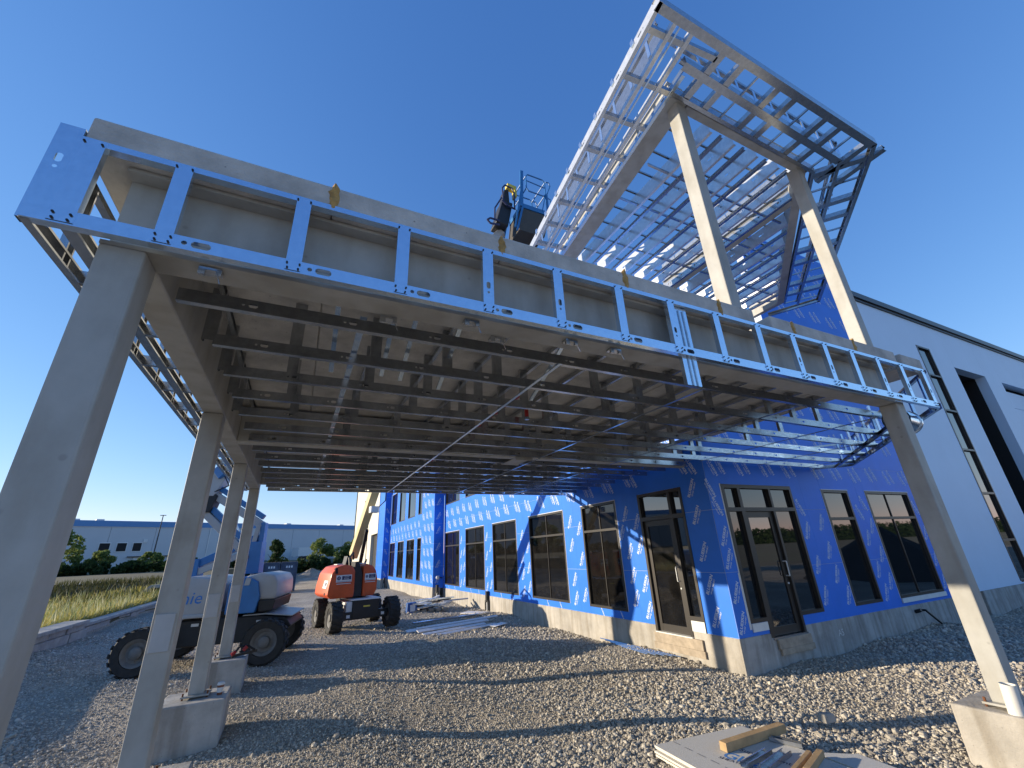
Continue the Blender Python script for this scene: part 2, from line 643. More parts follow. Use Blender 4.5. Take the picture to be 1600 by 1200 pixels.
def build_ground():
    xs = np.concatenate([np.linspace(-900, -60, 10), np.linspace(-50, -14, 19), np.linspace(-13, -6, 15), np.linspace(-5.6, -5.3, 7), np.linspace(-5, 20, 126), np.linspace(21, 60, 20), np.linspace(70, 900, 10)])
    ys = np.concatenate([np.linspace(-900, -60, 10), np.linspace(-50, -2, 25), np.linspace(-1.5, 16, 88), np.linspace(16.5, 60, 88), np.linspace(61, 120, 30), np.linspace(140, 900, 9)])
    X, Y = np.meshgrid(xs, ys, indexing='ij')
    Z = ground_z(X, Y)
    nx, ny = X.shape
    v = np.stack([X.ravel(), Y.ravel(), Z.ravel()], 1)
    idx = np.arange(nx * ny).reshape(nx, ny)
    f = np.stack([idx[:-1, :-1].ravel(), idx[1:, :-1].ravel(), idx[1:, 1:].ravel(), idx[:-1, 1:].ravel()], 1)
    me = bpy.data.meshes.new('ground')
    me.from_pydata(v.tolist(), [], f.tolist())
    me.materials.append(gravel)
    soil = mat('soil_and_turf', (0.075, 0.075, 0.035), 0.95, noise=0.35, nscale=0.8, col2=(0.12, 0.105, 0.055), bump=0.6, bscale=6)
    me.materials.append(soil)
    field = mat('bare_field', (0.30, 0.22, 0.14), 0.95, noise=0.25, nscale=0.08, col2=(0.24, 0.22, 0.11))
    me.materials.append(field)
    cx = v[f].mean(1)
    mi = np.zeros(len(f), int)
    mi[(cx[:, 0] < -5.46) & (cx[:, 1] > 9)] = 1
    mi[cx[:, 1] > 66] = 1
    mi[(cx[:, 1] < -14)] = 2
    me.polygons.foreach_set('material_index', mi)
    me.polygons.foreach_set('use_smooth', np.ones(len(f), bool))
    me.update()
    o = put('ground', me)
    tag(o, kind='structure')


build_ground()


def build_stones():
    protos = bpy.data.collections.new('stone_shapes')
    for k in range(7):
        bm = bmesh.new()
        bmesh.ops.create_icosphere(bm, subdivisions=1, radius=0.5)
        r = random.Random(k)
        sx, sy, sz = 1.0, r.uniform(0.65, 0.95), r.uniform(0.5, 0.75)
        for v in bm.verts:
            s = r.uniform(0.72, 1.22)
            v.co = Vector((v.co.x * sx * s, v.co.y * sy * s, v.co.z * sz * s))
        me = bpy.data.meshes.new('stone_shape')
        bm.to_mesh(me)
        bm.free()
        me.materials.append(stone_m)
        o = bpy.data.objects.new('stone_shape', me)
        protos.objects.link(o)
    # points, denser near the viewer's standing place
    n = 480000
    rr = rng.uniform(0, 1, n)
    d = 2.2 + (24 - 2.2) * rr ** 1.75
    a = rng.uniform(math.radians(8), math.radians(125), n)
    x = d * np.cos(a)
    y = d * np.sin(a)
    z = ground_z(x, y)
    size = rng.lognormal(math.log(0.0245), 0.40, n) * (1 + 0.02 * d)
    patch = np.sin(x * 0.9 + 1.3 * np.sin(y * 0.55)) * np.cos(y * 0.7 - 0.6 * np.sin(x * 0.8)) + 0.5 * np.sin(x * 2.3 + y * 1.7)
    size = size * (0.80 + 0.28 * ss(1.0, 6.5, x)) * (1 + 0.16 * np.clip(patch, -1, 1))
    size = np.clip(size, 0.012, 0.11)
    ok = rng.uniform(0, 1, n) < 0.80 + 0.25 * patch
    rut = np.minimum(np.abs(x - 1.2 - 0.16 * (y - 4)), np.abs(x - 2.75 - 0.16 * (y - 4)))
    ok &= ~((rut < 0.13) & (y > 5) & (rng.uniform(0, 1, n) < 0.35))
    ok &= ~((x > 6.74) & (y > 5.60)) & ~((x > 6.2) & (y > 22)) & (x > -5.2)
    for px, py in PIERS:
        ok &= ~((np.abs(x - px) < 0.36) & (np.abs(y - py) < 0.36))
    x, y, z, size = x[ok], y[ok], z[ok], size[ok]
    n = len(x)
    me = bpy.data.meshes.new('gravel_stones')
    me.vertices.add(n)
    me.vertices.foreach_set('co', np.stack([x, y, z + size * 0.12], 1).ravel())
    at = me.attributes.new('sc', 'FLOAT', 'POINT')
    at.data.foreach_set('value', size)
    at = me.attributes.new('rt', 'FLOAT_VECTOR', 'POINT')
    rot = np.stack([rng.normal(0, 0.5, n), rng.normal(0, 0.5, n), rng.uniform(0, 6.28, n)], 1)
    at.data.foreach_set('vector', rot.ravel())
    me.update()
    o = put('gravel_stones', me)
    tag(o, kind='stuff')
    ng = bpy.data.node_groups.new('scatter_stones', 'GeometryNodeTree')
    ng.interface.new_socket('Geometry', in_out='INPUT', socket_type='NodeSocketGeometry')
    ng.interface.new_socket('Geometry', in_out='OUTPUT', socket_type='NodeSocketGeometry')
    gi = ng.nodes.new('NodeGroupInput')
    go = ng.nodes.new('NodeGroupOutput')
    ip = ng.nodes.new('GeometryNodeInstanceOnPoints')
    ci = ng.nodes.new('GeometryNodeCollectionInfo')
    ci.inputs['Collection'].default_value = protos
    ci.inputs['Separate Children'].default_value = True
    ci.inputs['Reset Children'].default_value = True
    na = ng.nodes.new('GeometryNodeInputNamedAttribute')
    na.data_type = 'FLOAT'
    na.inputs['Name'].default_value = 'sc'
    nr = ng.nodes.new('GeometryNodeInputNamedAttribute')
    nr.data_type = 'FLOAT_VECTOR'
    nr.inputs['Name'].default_value = 'rt'
    ng.links.new(gi.outputs[0], ip.inputs['Points'])
    ng.links.new(ci.outputs[0], ip.inputs['Instance'])
    ip.inputs['Pick Instance'].default_value = True
    ng.links.new(na.outputs[0], ip.inputs['Scale'])
    ng.links.new(nr.outputs[0], ip.inputs['Rotation'])
    ng.links.new(ip.outputs[0], go.inputs[0])
    md = o.modifiers.new('scatter', 'NODES')
    md.node_group = ng


COLX = -0.915
COLY = [2.31, 4.97, 7.59, 10.20]
PIERS = [(COLX, COLY[1]), (COLX, COLY[2]), (COLX, COLY[3]), (6.25, 2.31)]
build_stones()

# ------------------------------------------------------------------ canopy
ZS = 3.42      # underside of soffit framing
canopy = thing('entrance_canopy', (COLX, COLY[0], 0.46), 'large steel entrance canopy with concrete slab roof, grey columns and open metal stud soffit', 'canopy')


def column(name, x, y, z0, z1, w, parent, plate=True, panel=False, m=primer):
    mb = MB()
    h = w / 2
    mb.box((x - h, y - h, z0 + 0.035), (x + h, y + h, z1))
    c = mb.build(name, m, parent, bevel=0.012)
    if plate:
        b = MB()
        b.box((x - h - 0.06, y - h - 0.05, z0 + 0.022), (x + h + 0.06, y + h + 0.05, z0 + 0.040))
        b.build('base_plate', primer, c)
        s = MB()
        for sx in (-1, 1):
            for sy in (-1, 1):
                s.tube((x + sx * (h + 0.04), y + sy * (h + 0.03), z0 - 0.01), (x + sx * (h + 0.04), y + sy * (h + 0.03), z0 + 0.075), 0.011, 6)
        o = s.build('anchor_bolt', rust, c)
        o['kind'] = 'stuff'
    if panel:
        b = MB()
        b.box((x - h + 0.02, y - h - 0.012, 1.36), (x + h - 0.02, y - h + 0.002, 1.64))
        b.build('access_plate', touch_up, c, bevel=0.003)
    return c


for i, y in enumerate(COLY):
    column('column', COLX, y, 0.46, ZS, 0.178, canopy, plate=(i > 0), panel=(i > 0))
column('column', 6.17, 2.31, 0.46, ZS, 0.178, canopy)

# beams (wide-flange)


def i_beam(name, p, q, z0, h, w, parent, tf=0.022, tw=0.016, m=primer):
    mb = MB()
    p = Vector(p)
    q = Vector(q)
    mb.bar((p.x, p.y, z0 + tf / 2), (q.x, q.y, z0 + tf / 2), w, tf)
    mb.bar((p.x, p.y, z0 + h - tf / 2), (q.x, q.y, z0 + h - tf / 2), w, tf)
    mb.bar((p.x, p.y, z0 + h / 2), (q.x, q.y, z0 + h / 2), tw, h - 2 * tf - 0.001)
    return mb.build(name, m, parent)


i_beam('front_beam', (COLX - 0.09, 2.3125), (6.26, 2.3125), ZS, 0.478, 0.175, canopy)
lb_ = MB()
lb_.box((COLX - 0.088, 2.401, ZS), (COLX + 0.088, 10.29, 3.86))
lb_.build('side_beam', primer, canopy, bevel=0.01)
mbm = MB()
mbm.box((COLX + 0.089, 6.042, ZS - 0.004), (6.77, 6.21, 3.86))
mbm.build('middle_beam', primer, canopy, bevel=0.008)
bbm = MB()
bbm.box((COLX + 0.089, 10.13, ZS + 0.10), (6.77, 10.28, 3.86))
bbm.build('back_beam', primer, canopy, bevel=0.008)

# hollow-core slabs with foam in the joints
SZ0, SZ1 = 3.905, 4.085
edges = [-1.165, -0.055, 1.045, 2.147, 3.24, 3.73]
for a, b in zip(edges[:-1], edges[1:]):
    s = MB()
    s.box((a + 0.002, 2.15, SZ0), (b - 0.002, 10.35, SZ1))
    s.build('roof_slab', slab_mat, canopy, bevel=0.012)
for a, b, y1 in ((3.975, 4.33, 10.35), (4.33, 5.445, 10.35), (5.445, 6.345, 10.35), (6.47, 7.0, 5.55)):
    s = MB()
    s.box((a + 0.006, 2.15, SZ0), (b - 0.006, y1, SZ1))
    s.build('roof_slab', slab_mat, canopy, bevel=0.012)
for a, b, y1 in ((3.73, 3.975, 10.35), (6.345, 6.47, 5.55)):
    s = MB()
    s.box((a + 0.006, 2.62, SZ0), (b - 0.006, y1, SZ1))
    s.build('roof_slab', slab_mat, canopy, bevel=0.012)
for x in (-0.055, 1.045, 2.147, 3.24, 4.33, 5.445):
    g = MB()
    g.box((x - 0.004, 2.2, SZ0 + 0.05), (x + 0.004, 10.3, SZ1 - 0.03))
    g.build('joint_grout', slab_mat, canopy)
for k, x in enumerate((-0.055, 1.045, 2.147, 3.24, 4.33, 5.445)):
    s = MB()
    r = random.Random(k)
    n = 9
    prof = []
    top = SZ1 + r.uniform(-0.01, 0.03)
    for j in range(n):
        t = j / (n - 1)
        z = SZ0 + 0.012 + (top - SZ0 - 0.012) * t
        w = 0.008 + 0.024 * math.sin(math.pi * min(1, t * 0.95 + 0.05)) ** 0.6 * r.uniform(0.7, 1.25)
        prof.append((z, w))
    rows = []
    for (z, w) in prof:
        cx = x + r.uniform(-0.006, 0.006)
        d = r.uniform(0.006, 0.016)
        rows.append(s.verts([(cx - w, 2.152, z), (cx - w * 0.5, 2.15 - d, z + r.uniform(-.004, .004)), (cx + w * 0.5, 2.15 - d * 0.9, z), (cx + w, 2.152, z), (cx, 2.2, z)]))
    for a, b in zip(rows[:-1], rows[1:]):
        for q in range(5):
            q2 = (q + 1) % 5
            s.face(a + q, a + q2, b + q2, b + q)
    s.face(*[rows[-1] + q for q in range(5)])
    s.build('joint_foam', foam, canopy, smooth=True)

# front fascia framing
YF = 2.14
FX0, FX1 = -1.245, 6.93
Z0, Z1 = ZS, 3.935
me = stud_mesh('bottom_track', galv, FX1 - FX0, 0.075, 0.045, axes=((1, 0, 0), (0, 0, 1), (0, 1, 0)), pitch=0.5535, first=0.64, hl=0.040, hh=0.0185)
put('bottom_track', me, canopy, (FX0, YF, Z0 + 0.002))
me = stud_mesh('top_track', galv, FX1 - FX0 - 0.12, 0.036, 0.045, lip=0, axes=((1, 0, 0), (0, 0, 1), (0, 1, 0)), holes=False)
put('top_track', me, canopy, (FX0 + 0.12, YF, Z1 - 0.036))
STX = [-1.115, -0.757, -0.2, 0.365, 0.927, 1.477, 2.04, 2.588, 3.133, 3.705, 4.24, 4.78, 5.29, 5.815, 6.345, 6.885]
smesh = stud_mesh('fascia_stud', galv, Z1 - Z0 - 0.03, 0.075, 0.04, axes=((0, 0, 1), (1, 0, 0), (0, 1, 0)), pitch=9, first=0.20)
smesh_plain = stud_mesh('fascia_stud', galv, Z1 - Z0 - 0.03, 0.075, 0.04, axes=((0, 0, 1), (1, 0, 0), (0, 1, 0)), holes=False)
scr = MB()
for k, x in enumerate(STX):
    if k == 0:
        me = stud_mesh('fascia_stud', galv, 0.50, 0.09, 0.04, axes=((0, 0, 1), (1, 0, 0), (0, 1, 0)), holes=False)
        put('fascia_stud', me, canopy, (x - 0.045, YF - 0.004, Z0 + 0.012))
    else:
        put('fascia_stud', smesh if (k in (4, 5, 7, 10, 11, 13, 14, 15)) else smesh_plain, canopy, (x - 0.0375, YF - 0.004, Z0 + 0.012))
    for dz, ws in ((0.022, 0.026), (0.052, 0.030), (Z1 - Z0 - 0.03, 0.033)):
        for sx in (-1, 1):
            scr.tube((x + sx * ws, YF - 0.012, Z0 + dz), (x + sx * ws, YF - 0.002, Z0 + dz), 0.0055, 6)
scr.build('screw', screw_mat, canopy)['kind'] = 'stuff'
# wide corner sheet with a punched hole, standing up beside the slab
me = stud_mesh('corner_panel', galv, 0.565, 0.092, 0.045, axes=((0, 0, 1), (1, 0, 0), (0, 1, 0)), pitch=9, first=0.36)
put('corner_panel', me, canopy, (FX0 - 0.012, YF + 0.006, Z0))
# long hanging stud behind the eighth bay
me = stud_mesh('hanging_stud', galv, 0.72, 0.16, 0.035, axes=((0, 0, 1), (1, 0, 0), (0, 1, 0)), holes=False)
put('hanging_stud', me, canopy, (2.64, 2.172, 3.17))
hs2 = MB()
for dx in (0.055, 0.105):
    hs2.box((2.64 + dx, 2.164, 3.17), (2.64 + dx + 0.012, 2.1715, 3.86))
hs2.build('stud_rib', galv_dull, canopy)['kind'] = 'stuff'

# clip angles with tie wire under the front beam
for (x, n) in ((-0.57, 1), (0.85, 1), (1.62, 1), (2.02, 1), (0.35, 0), (1.1, 0)):
    c = MB()
    yy = 2.24 if n else 2.395
    c.box((x - 0.05, yy, ZS - 0.022), (x + 0.05, yy + 0.06, ZS - 0.004))
    c.box((x - 0.05, yy, ZS - 0.05), (x - 0.02, yy + 0.02, ZS - 0.022))
    c.box((x + 0.025, yy, ZS - 0.045), (x + 0.05, yy + 0.02, ZS - 0.022))
    c.tube((x + 0.03, yy, ZS - 0.03), (x + 0.055, yy - 0.01, ZS - 0.10), 0.0025, 5)
    c.build('clip_angle', galv_dull, canopy)

# left return framing (runs back along the open side)
XL = -1.25
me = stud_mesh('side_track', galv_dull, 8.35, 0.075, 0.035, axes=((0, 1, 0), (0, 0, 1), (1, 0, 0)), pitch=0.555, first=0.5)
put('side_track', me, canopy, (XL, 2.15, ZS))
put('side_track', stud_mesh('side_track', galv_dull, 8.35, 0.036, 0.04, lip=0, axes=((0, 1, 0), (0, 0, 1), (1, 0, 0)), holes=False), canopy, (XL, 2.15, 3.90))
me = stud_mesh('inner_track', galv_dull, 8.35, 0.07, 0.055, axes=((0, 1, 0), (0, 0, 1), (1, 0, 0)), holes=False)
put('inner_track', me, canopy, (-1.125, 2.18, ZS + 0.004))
vs = stud_mesh('side_stud', galv_dull, 0.50, 0.07, 0.035, axes=((0, 0, 1), (0, 1, 0), (1, 0, 0)), pitch=9, first=0.22, hl=0.03, hh=0.014)
rung = stud_mesh('side_rung', galv_dull, 0.235, 0.075, 0.035, axes=((1, 0, 0), (0, 0, 1), (0, 1, 0)), holes=False)
SY = [2.663 + 0.555 * k for k in range(15)]
for k in range(15):
    put('side_stud', vs, canopy, (XL - 0.003, SY[k] - 0.2, ZS + 0.01))
    put('side_rung', rung, canopy, (-1.24, SY[k], ZS + 0.008))

# soffit joists
P1 = Vector((7.0, 2.14))
P2 = Vector((10.75, 5.04))
P3 = Vector((10.25, 5.62))


def diag_x(y):
    if y < P2.y:
        return P1.x + (y - P1.y) * (P2.x - P1.x) / (P2.y - P1.y)
    return P2.x + (y - P2.y) * (P3.x - P2.x) / (P3.y - P2.y)


for k, y in enumerate(SY):
    x1 = diag_x(y) - 0.05 if y < 5.6 else 6.75
    x0 = -0.70 if k else -0.80
    L = x1 - x0
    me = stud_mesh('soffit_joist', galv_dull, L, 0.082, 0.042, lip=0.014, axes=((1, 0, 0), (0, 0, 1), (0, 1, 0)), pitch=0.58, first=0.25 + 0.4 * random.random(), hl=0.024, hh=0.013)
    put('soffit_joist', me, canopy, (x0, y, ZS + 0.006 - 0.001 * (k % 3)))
# flat straps below the joists
strap_l = stud_mesh('soffit_strap', galv, 7.75, 0.028, 0.006, lip=0, axes=((0, 1, 0), (1, 0, 0), (0, 0, 1)), holes=False)
for x in (0.2, 1.76, 3.44, 5.02, 6.60):
    if x < 1:
        put('carrier_rail', stud_mesh('carrier_rail', galv, 7.3, 0.045, 0.03, lip=0, axes=((0, 1, 0), (1, 0, 0), (0, 0, 1)), holes=False), canopy, (x, 2.64, ZS + 0.10))
    elif x < 6:
        put('soffit_strap', strap_l, canopy, (x, 2.64, ZS - 0.004))
    else:
        put('soffit_strap', stud_mesh('soffit_strap', galv, 2.9, 0.028, 0.006, lip=0, axes=((0, 1, 0), (1, 0, 0), (0, 0, 1)), holes=False), canopy, (x, 2.64, ZS - 0.004))
for x, y0 in ((8.25, 3.2), (9.7, 4.35)):
    put('soffit_strap', stud_mesh('soffit_strap', galv_dull, 5.55 - y0, 0.028, 0.006, lip=0, axes=((0, 1, 0), (1, 0, 0), (0, 0, 1)), holes=False), canopy, (x, y0, ZS - 0.004))
# hangers and the channels they hang from
hang = stud_mesh('hanger', galv_dull, 0.42, 0.085, 0.04, axes=((0, 0, 1), (1, 0, 0), (0, 1, 0)), holes=False)
chan = stud_mesh('ceiling_channel', galv_dull, 7.6, 0.05, 0.035, lip=0, axes=((0, 1, 0), (0, 0, 1), (1, 0, 0)), holes=False)
HX = [-0.78, -0.24, 0.36, 0.95, 1.46, 2.02, 2.58, 3.12, 3.66, 4.22, 4.78, 5.34, 5.90, 6.42]
for i, x in enumerate(HX):
    if i not in (1,):
        put('ceiling_channel', chan, canopy, (x + 0.05, 2.66, 3.84))
    for k, y in enumerate(SY[1:]):
        if (i * 7 + k * 3) % 5 == 0 and i > 1:
            continue
        if (i < 2 and k > 3) or (abs(y - 6.1) < 0.14) or abs(y - 10.2) < 0.15:
            continue
        put('hanger', hang, canopy, (x + 0.03 * math.sin(i * 3 + k), y + 0.046 + 0.0015 * (i % 3), ZS + 0.055))
# sloping braces in the first bays
for (x, y) in ((0.45, 2.75), (0.62, 2.8), (0.05, 2.8), (1.0, 2.9), (2.0, 2.9)):
    c = MB()
    c.bar((x, y - 0.25, 3.88), (x + 0.03, y + 0.75, ZS + 0.05), 0.035, 0.02)
    c.build('brace', galv, canopy)
# joist hanger plate under the middle beam
c = MB()
c.box((3.02, 6.03, ZS - 0.012), (3.32, 6.62, ZS - 0.007))
c.box((3.02, 6.03, ZS - 0.05), (3.32, 6.036, ZS - 0.012))
c.build('splice_plate', primer, canopy)

# right-hand oblique fascia
dirD = (P2 - P1).normalized()
nrmD = Vector((dirD.y, -dirD.x))
L1 = (P2 - P1).length
dirE = (P3 - P2).normalized()
L2 = (P3 - P2).length
e3 = lambda v: (v.x, v.y, 0)
for z, h in ((ZS - 0.002, 0.07), (3.90, 0.04)):
    put('oblique_track', stud_mesh('oblique_track', galv_dull, L1, h, 0.04, lip=0, axes=(e3(dirD), (0, 0, 1), e3(-nrmD)), holes=False), canopy, (P1.x, P1.y, z))
    put('oblique_track', stud_mesh('oblique_track', galv_dull, L2, h, 0.04, lip=0, axes=(e3(dirE), (0, 0, 1), (-dirE.y * -1, dirE.x * -1, 0)), holes=False), canopy, (P2.x, P2.y, z))
put('oblique_track', stud_mesh('oblique_track', galv_dull, L1 - 0.3, 0.05, 0.04, lip=0, axes=(e3(dirD), (0, 0, 1), e3(-nrmD)), holes=False), canopy, (P1.x - nrmD.x * 0.30 + dirD.x * .3, P1.y - nrmD.y * 0.30 + dirD.y * .3, ZS - 0.003))
vst = stud_mesh('oblique_stud', galv, 0.47, 0.06, 0.03, axes=((0, 0, 1), e3(dirD), e3(-nrmD)), holes=False)
n_ = 9
for k in range(n_):
    t = (k + 0.35) / n_ * L1
    p = P1 + dirD * t
    put('oblique_stud', vst, canopy, (p.x - nrmD.x * 0.008, p.y - nrmD.y * 0.008, ZS + 0.02))
    p = P1 + dirD * (t + 0.15) - nrmD * 0.3
    if 0 < k < n_ - 1:
        put('oblique_stud', vst, canopy, (p.x, p.y, ZS + 0.02))

# ------------------------------------------------------------------ upper roof frame
ZU = 7.2
roof = thing('roof_frame', (3.715, 2.355, 4.09), 'open galvanised roof frame held high on two tall posts above the canopy', 'roof frame')
for x in (3.715, 6.17):
    mb = MB()
    mb.box((x - 0.079, 2.276, 3.95), (x + 0.079, 2.434, ZU + 0.02))
    mb.build('post', primer, roof, bevel=0.01)
bm_ = MB()
bm_.hexa([(3.53, 2.255, ZU), (3.80, 2.255, ZU), (4.22, 5.56, ZU), (3.93, 5.56, ZU), (3.53, 2.255, ZU + .3), (3.80, 2.255, ZU + .3), (4.22, 5.56, ZU + .3), (3.93, 5.56, ZU + .3)])
bm_.build('side_beam', primer, roof, bevel=0.008)
bm_ = MB()
bm_.box((3.82, 2.26, ZU - 0.002), (6.30, 2.36, ZU + 0.3))
bm_.build('front_beam', primer, roof, bevel=0.008)
bm_ = MB()
bm_.bar((6.28, 2.33, ZU + 0.15), (9.62, 4.86, ZU + 0.15), 0.14, 0.296)
bm_.build('oblique_beam', primer, roof, bevel=0.006)
bm_ = MB()
bm_.bar((9.66, 4.82, ZU + 0.15), (9.66, 5.60, ZU + 0.15), 0.12, 0.29)
bm_.build('end_beam', primer, roof, bevel=0.006)
# main beam with a punched channel against it
bm_ = MB()
bm_.box((6.70, 2.75, ZU + 0.004), (6.82, 5.60, ZU + 0.25))
bm_.build('main_beam', primer, roof, bevel=0.006)
put('main_channel', stud_mesh('main_channel', galv_dull, 2.9, 0.25, 0.05, axes=((0, 1, 0), (0, 0, 1), (-1, 0, 0)), pitch=0.36, first=0.25, hl=0.02, hh=0.016), roof, (6.69, 2.68, ZU + 0.006))


def roof_limit(x):
    """y of the front end of a joist at x"""
    if x < 6.3:
        return 2.40
    return 2.45 + (x - 6.3) * 0.757


joist_m = {}
JX = [4.40, 4.87, 5.36, 5.85, 6.28, 7.18, 7.66, 8.12, 8.58, 9.05]
for x in JX:
    y0 = roof_limit(x)
    # the side beam runs askew; keep clear of it
    if x < 4.5:
        y0 = 2.40
    L = 5.58 - y0
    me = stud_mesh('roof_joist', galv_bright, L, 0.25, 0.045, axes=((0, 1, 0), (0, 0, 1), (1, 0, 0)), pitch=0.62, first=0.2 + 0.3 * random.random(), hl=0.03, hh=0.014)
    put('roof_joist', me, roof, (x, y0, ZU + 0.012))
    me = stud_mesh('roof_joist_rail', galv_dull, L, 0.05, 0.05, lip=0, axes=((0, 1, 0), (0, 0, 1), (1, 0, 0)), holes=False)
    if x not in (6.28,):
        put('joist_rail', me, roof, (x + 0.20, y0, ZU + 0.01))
# furring laid across the joists
k = 0
y = 2.72
while y < 5.5:
    x1 = 6.3 + (y - 2.45) / 0.757 - 0.1
    x0 = 3.75 + (y - 2.3) * 0.13
    me = stud_mesh('roof_furring', galv_dull, max(0.5, min(x1, 9.6) - x0), 0.028, 0.03, lip=0, axes=((1, 0, 0), (0, 1, 0), (0, 0, -1)), holes=False)
    put('roof_furring', me, roof, (x0, y, ZU + 0.295))
    y += 0.37
    k += 1
# bridging and clips between joists
for yb in (3.16, 3.84, 4.75):
    x1 = 6.3 + (yb - 2.45) / 0.757 - 0.15
    me = stud_mesh('roof_bridging', galv_dull, min(x1, 9.5) - 4.0, 0.035, 0.03, lip=0, axes=((1, 0, 0), (0, 0, 1), (0, 1, 0)), holes=False)
    put('roof_bridging', me, roof, (4.0, yb, ZU + 0.03))
for j, (xa, xb) in enumerate(zip(JX[:-1], JX[1:])):
    for yb in (3.5, 4.7):
        if yb < roof_limit(xb) + 0.15 or xb - xa > 0.6 or (j + int(yb * 10)) % 3 == 0:
            continue
        c = MB()
        xm = (xa + xb) / 2 + 0.05
        c.tube((xm, yb, ZU + 0.06), (xm + 0.004, yb + 0.02, ZU + 0.25), 0.006, 6)
        c.box((xm - 0.02, yb - 0.012, ZU + 0.05), (xm + 0.02, yb + 0.022, ZU + 0.062))
        c.build('hanger_rod', galv, roof)

A = Vector((2.68, 1.56))
B = Vector((6.80, 1.55))
D = Vector((10.50, 4.47))
Ee = Vector((10.0, 5.42))
Cc = Vector((3.26, 5.55))


def rail(name, p, q, z, h, fl, inward, m=galv, holes=True, pitch=0.5, first=0.35, hl=0.03, hh=0.009):
    d = (q - p)
    L = d.length
    d = d / L
    n = Vector((-d.y, d.x)) * inward
    me = stud_mesh(name, m, L, h, fl, lip=0.01, axes=((d.x, d.y, 0), (0, 0, 1), (n.x, n.y, 0)), holes=holes, pitch=pitch, first=first, hl=hl, hh=hh)
    return put(name, me, roof, (p.x, p.y, z))


# side upstand above the framing; panel over main beam added to shade right joists
for p, q, za, zb, nm in ((Vector((3.20, 1.98)), Vector((3.74, 5.6)), 7.60, 8.02, 'upstand_panel'), (Vector((6.76, 2.85)), Vector((6.76, 5.58)), 7.46, 7.95, 'sun_block_panel')):
    c = MB()
    c.bar((p.x, p.y, (za + zb) / 2), (q.x, q.y, (za + zb) / 2), 0.012, zb - za)
    c.build(nm, galv_dull, roof)
c = MB()
n_w = 46
for k in range(n_w):
    xa, xb = 3.6 + 3.4 * k / n_w, 3.6 + 3.4 * (k + 1) / n_w
    wa, wb = 2.03 + 0.025 * math.sin(xa * 14), 2.03 + 0.025 * math.sin(xb * 14)
    c.quad((xa, wa, 7.58), (xb, wb, 7.58), (xb, wb, 7.74), (xa, wa, 7.74))
c.build('fluted_edge', galv, roof, recalc=False, smooth=True)
# outer ring
rail('outer_rail', A, Cc, ZU, 0.135, 0.045, -1, m=galv_bright, pitch=0.47, hl=0.035, hh=0.012)
rail('outer_rail', A, B, ZU, 0.12, 0.09, 1, m=galv_dull, pitch=9, first=8)
rail('outer_rail', B, D, ZU, 0.10, 0.06, 1, m=galv_dull)
rail('outer_rail', D, Ee, ZU, 0.10, 0.05, 1, m=galv_dull, holes=False)
# inner rails
offs = Vector((0.36, 0.0))
ofA = lambda t: A + (Cc - A) * t
rail('inner_rail', A + Vector((0.27, 0.02)), Cc + Vector((0.25, 0)), ZU + 0.004, 0.075, 0.05, -1, m=galv_bright, holes=False)
rail('inner_rail', A + Vector((0.36, 0.02)), Cc + Vector((0.33, 0)), ZU + 0.004, 0.075, 0.02, -1, holes=False)
rail('inner_rail', A + Vector((0.52, 0.02)), Cc + Vector((0.48, 0)), ZU + 0.004, 0.075, 0.05, -1, m=galv_bright, holes=False)
rail('inner_rail', A + Vector((0.78, 0.45)), Cc + Vector((0.62, 0)), ZU + 0.004, 0.10, 0.05, -1)
rail('inner_rail', Vector((3.40, 1.88)), Vector((6.62, 1.92)), ZU + 0.002, 0.12, 0.09, 1, m=galv_dull, holes=False)
rail('inner_rail', Vector((3.50, 2.20)), Vector((6.45, 2.21)), ZU - 0.002, 0.12, 0.05, 1, m=galv_dull, holes=False)
rail('inner_rail', Vector((6.62, 1.92)), Vector((10.15, 4.76)), ZU + 0.002, 0.09, 0.05, 1, m=galv_dull, holes=False)
rail('inner_rail', Vector((6.45, 2.21)), Vector((9.80, 4.86)), ZU + 0.002, 0.10, 0.04, 1, m=galv_dull, holes=False)
# upper rails of the fascia and the ladder studs
for p, q, inw in ((A + Vector((0.30, 0.30)), Cc + Vector((0.22, 0)), -1), (A + Vector((0.5, 0.35)), B + Vector((-0.2, 0.35)), 1), (B + Vector((-0.15, 0.35)), D + Vector((-0.35, 0.15)), 1)):
    rail('upper_rail', p, q, ZU + 0.34, 0.05, 0.04, inw, m=galv_dull, holes=False)
    d = (q - p)
    n = int(d.length / 0.34)
    for k in range(n):
        r_ = p + d * ((k + 0.5) / n)
        c = MB()
        dn = d.normalized()
        c.bar((r_.x, r_.y, ZU + 0.08), (r_.x, r_.y, ZU + 0.345), 0.045, 0.012, up=(-dn.y, dn.x, 0))
        c.build('ladder_stud', galv, roof)
# rungs
for k in range(8):
    t = (k + 0.45) / 8
    p = A + (Cc - A) * t
    q = p + Vector((0.99 - 0.12 * t, -0.09))
    d = (q - p)
    me = stud_mesh('roof_rung', galv_dull, d.length, 0.07, 0.06, axes=((d.x / d.length, d.y / d.length, 0), (0, 0, 1), (-d.y / d.length, d.x / d.length, 0)), holes=False)
    put('roof_rung', me, roof, (p.x + 0.01, p.y, ZU + 0.012))
for k in range(11):
    x = 3.30 + k * 0.33
    if k % 3 == 2:
        me = stud_mesh('roof_rung', galv_dull, 0.78, 0.03, 0.02, lip=0, axes=((0.02, 1, 0), (0, 0, 1), (1, 0, 0)), holes=False)
    else:
        me = stud_mesh('roof_rung', galv_dull, 0.78, 0.075, 0.095, axes=((0.02, 1, 0), (0, 0, 1), (1, 0, 0)), holes=False)
    put('roof_rung', me, roof, (x + 0.38, 1.56, ZU + 0.012))
dBD = (D - B).normalized()
nBD = Vector((-dBD.y, dBD.x))
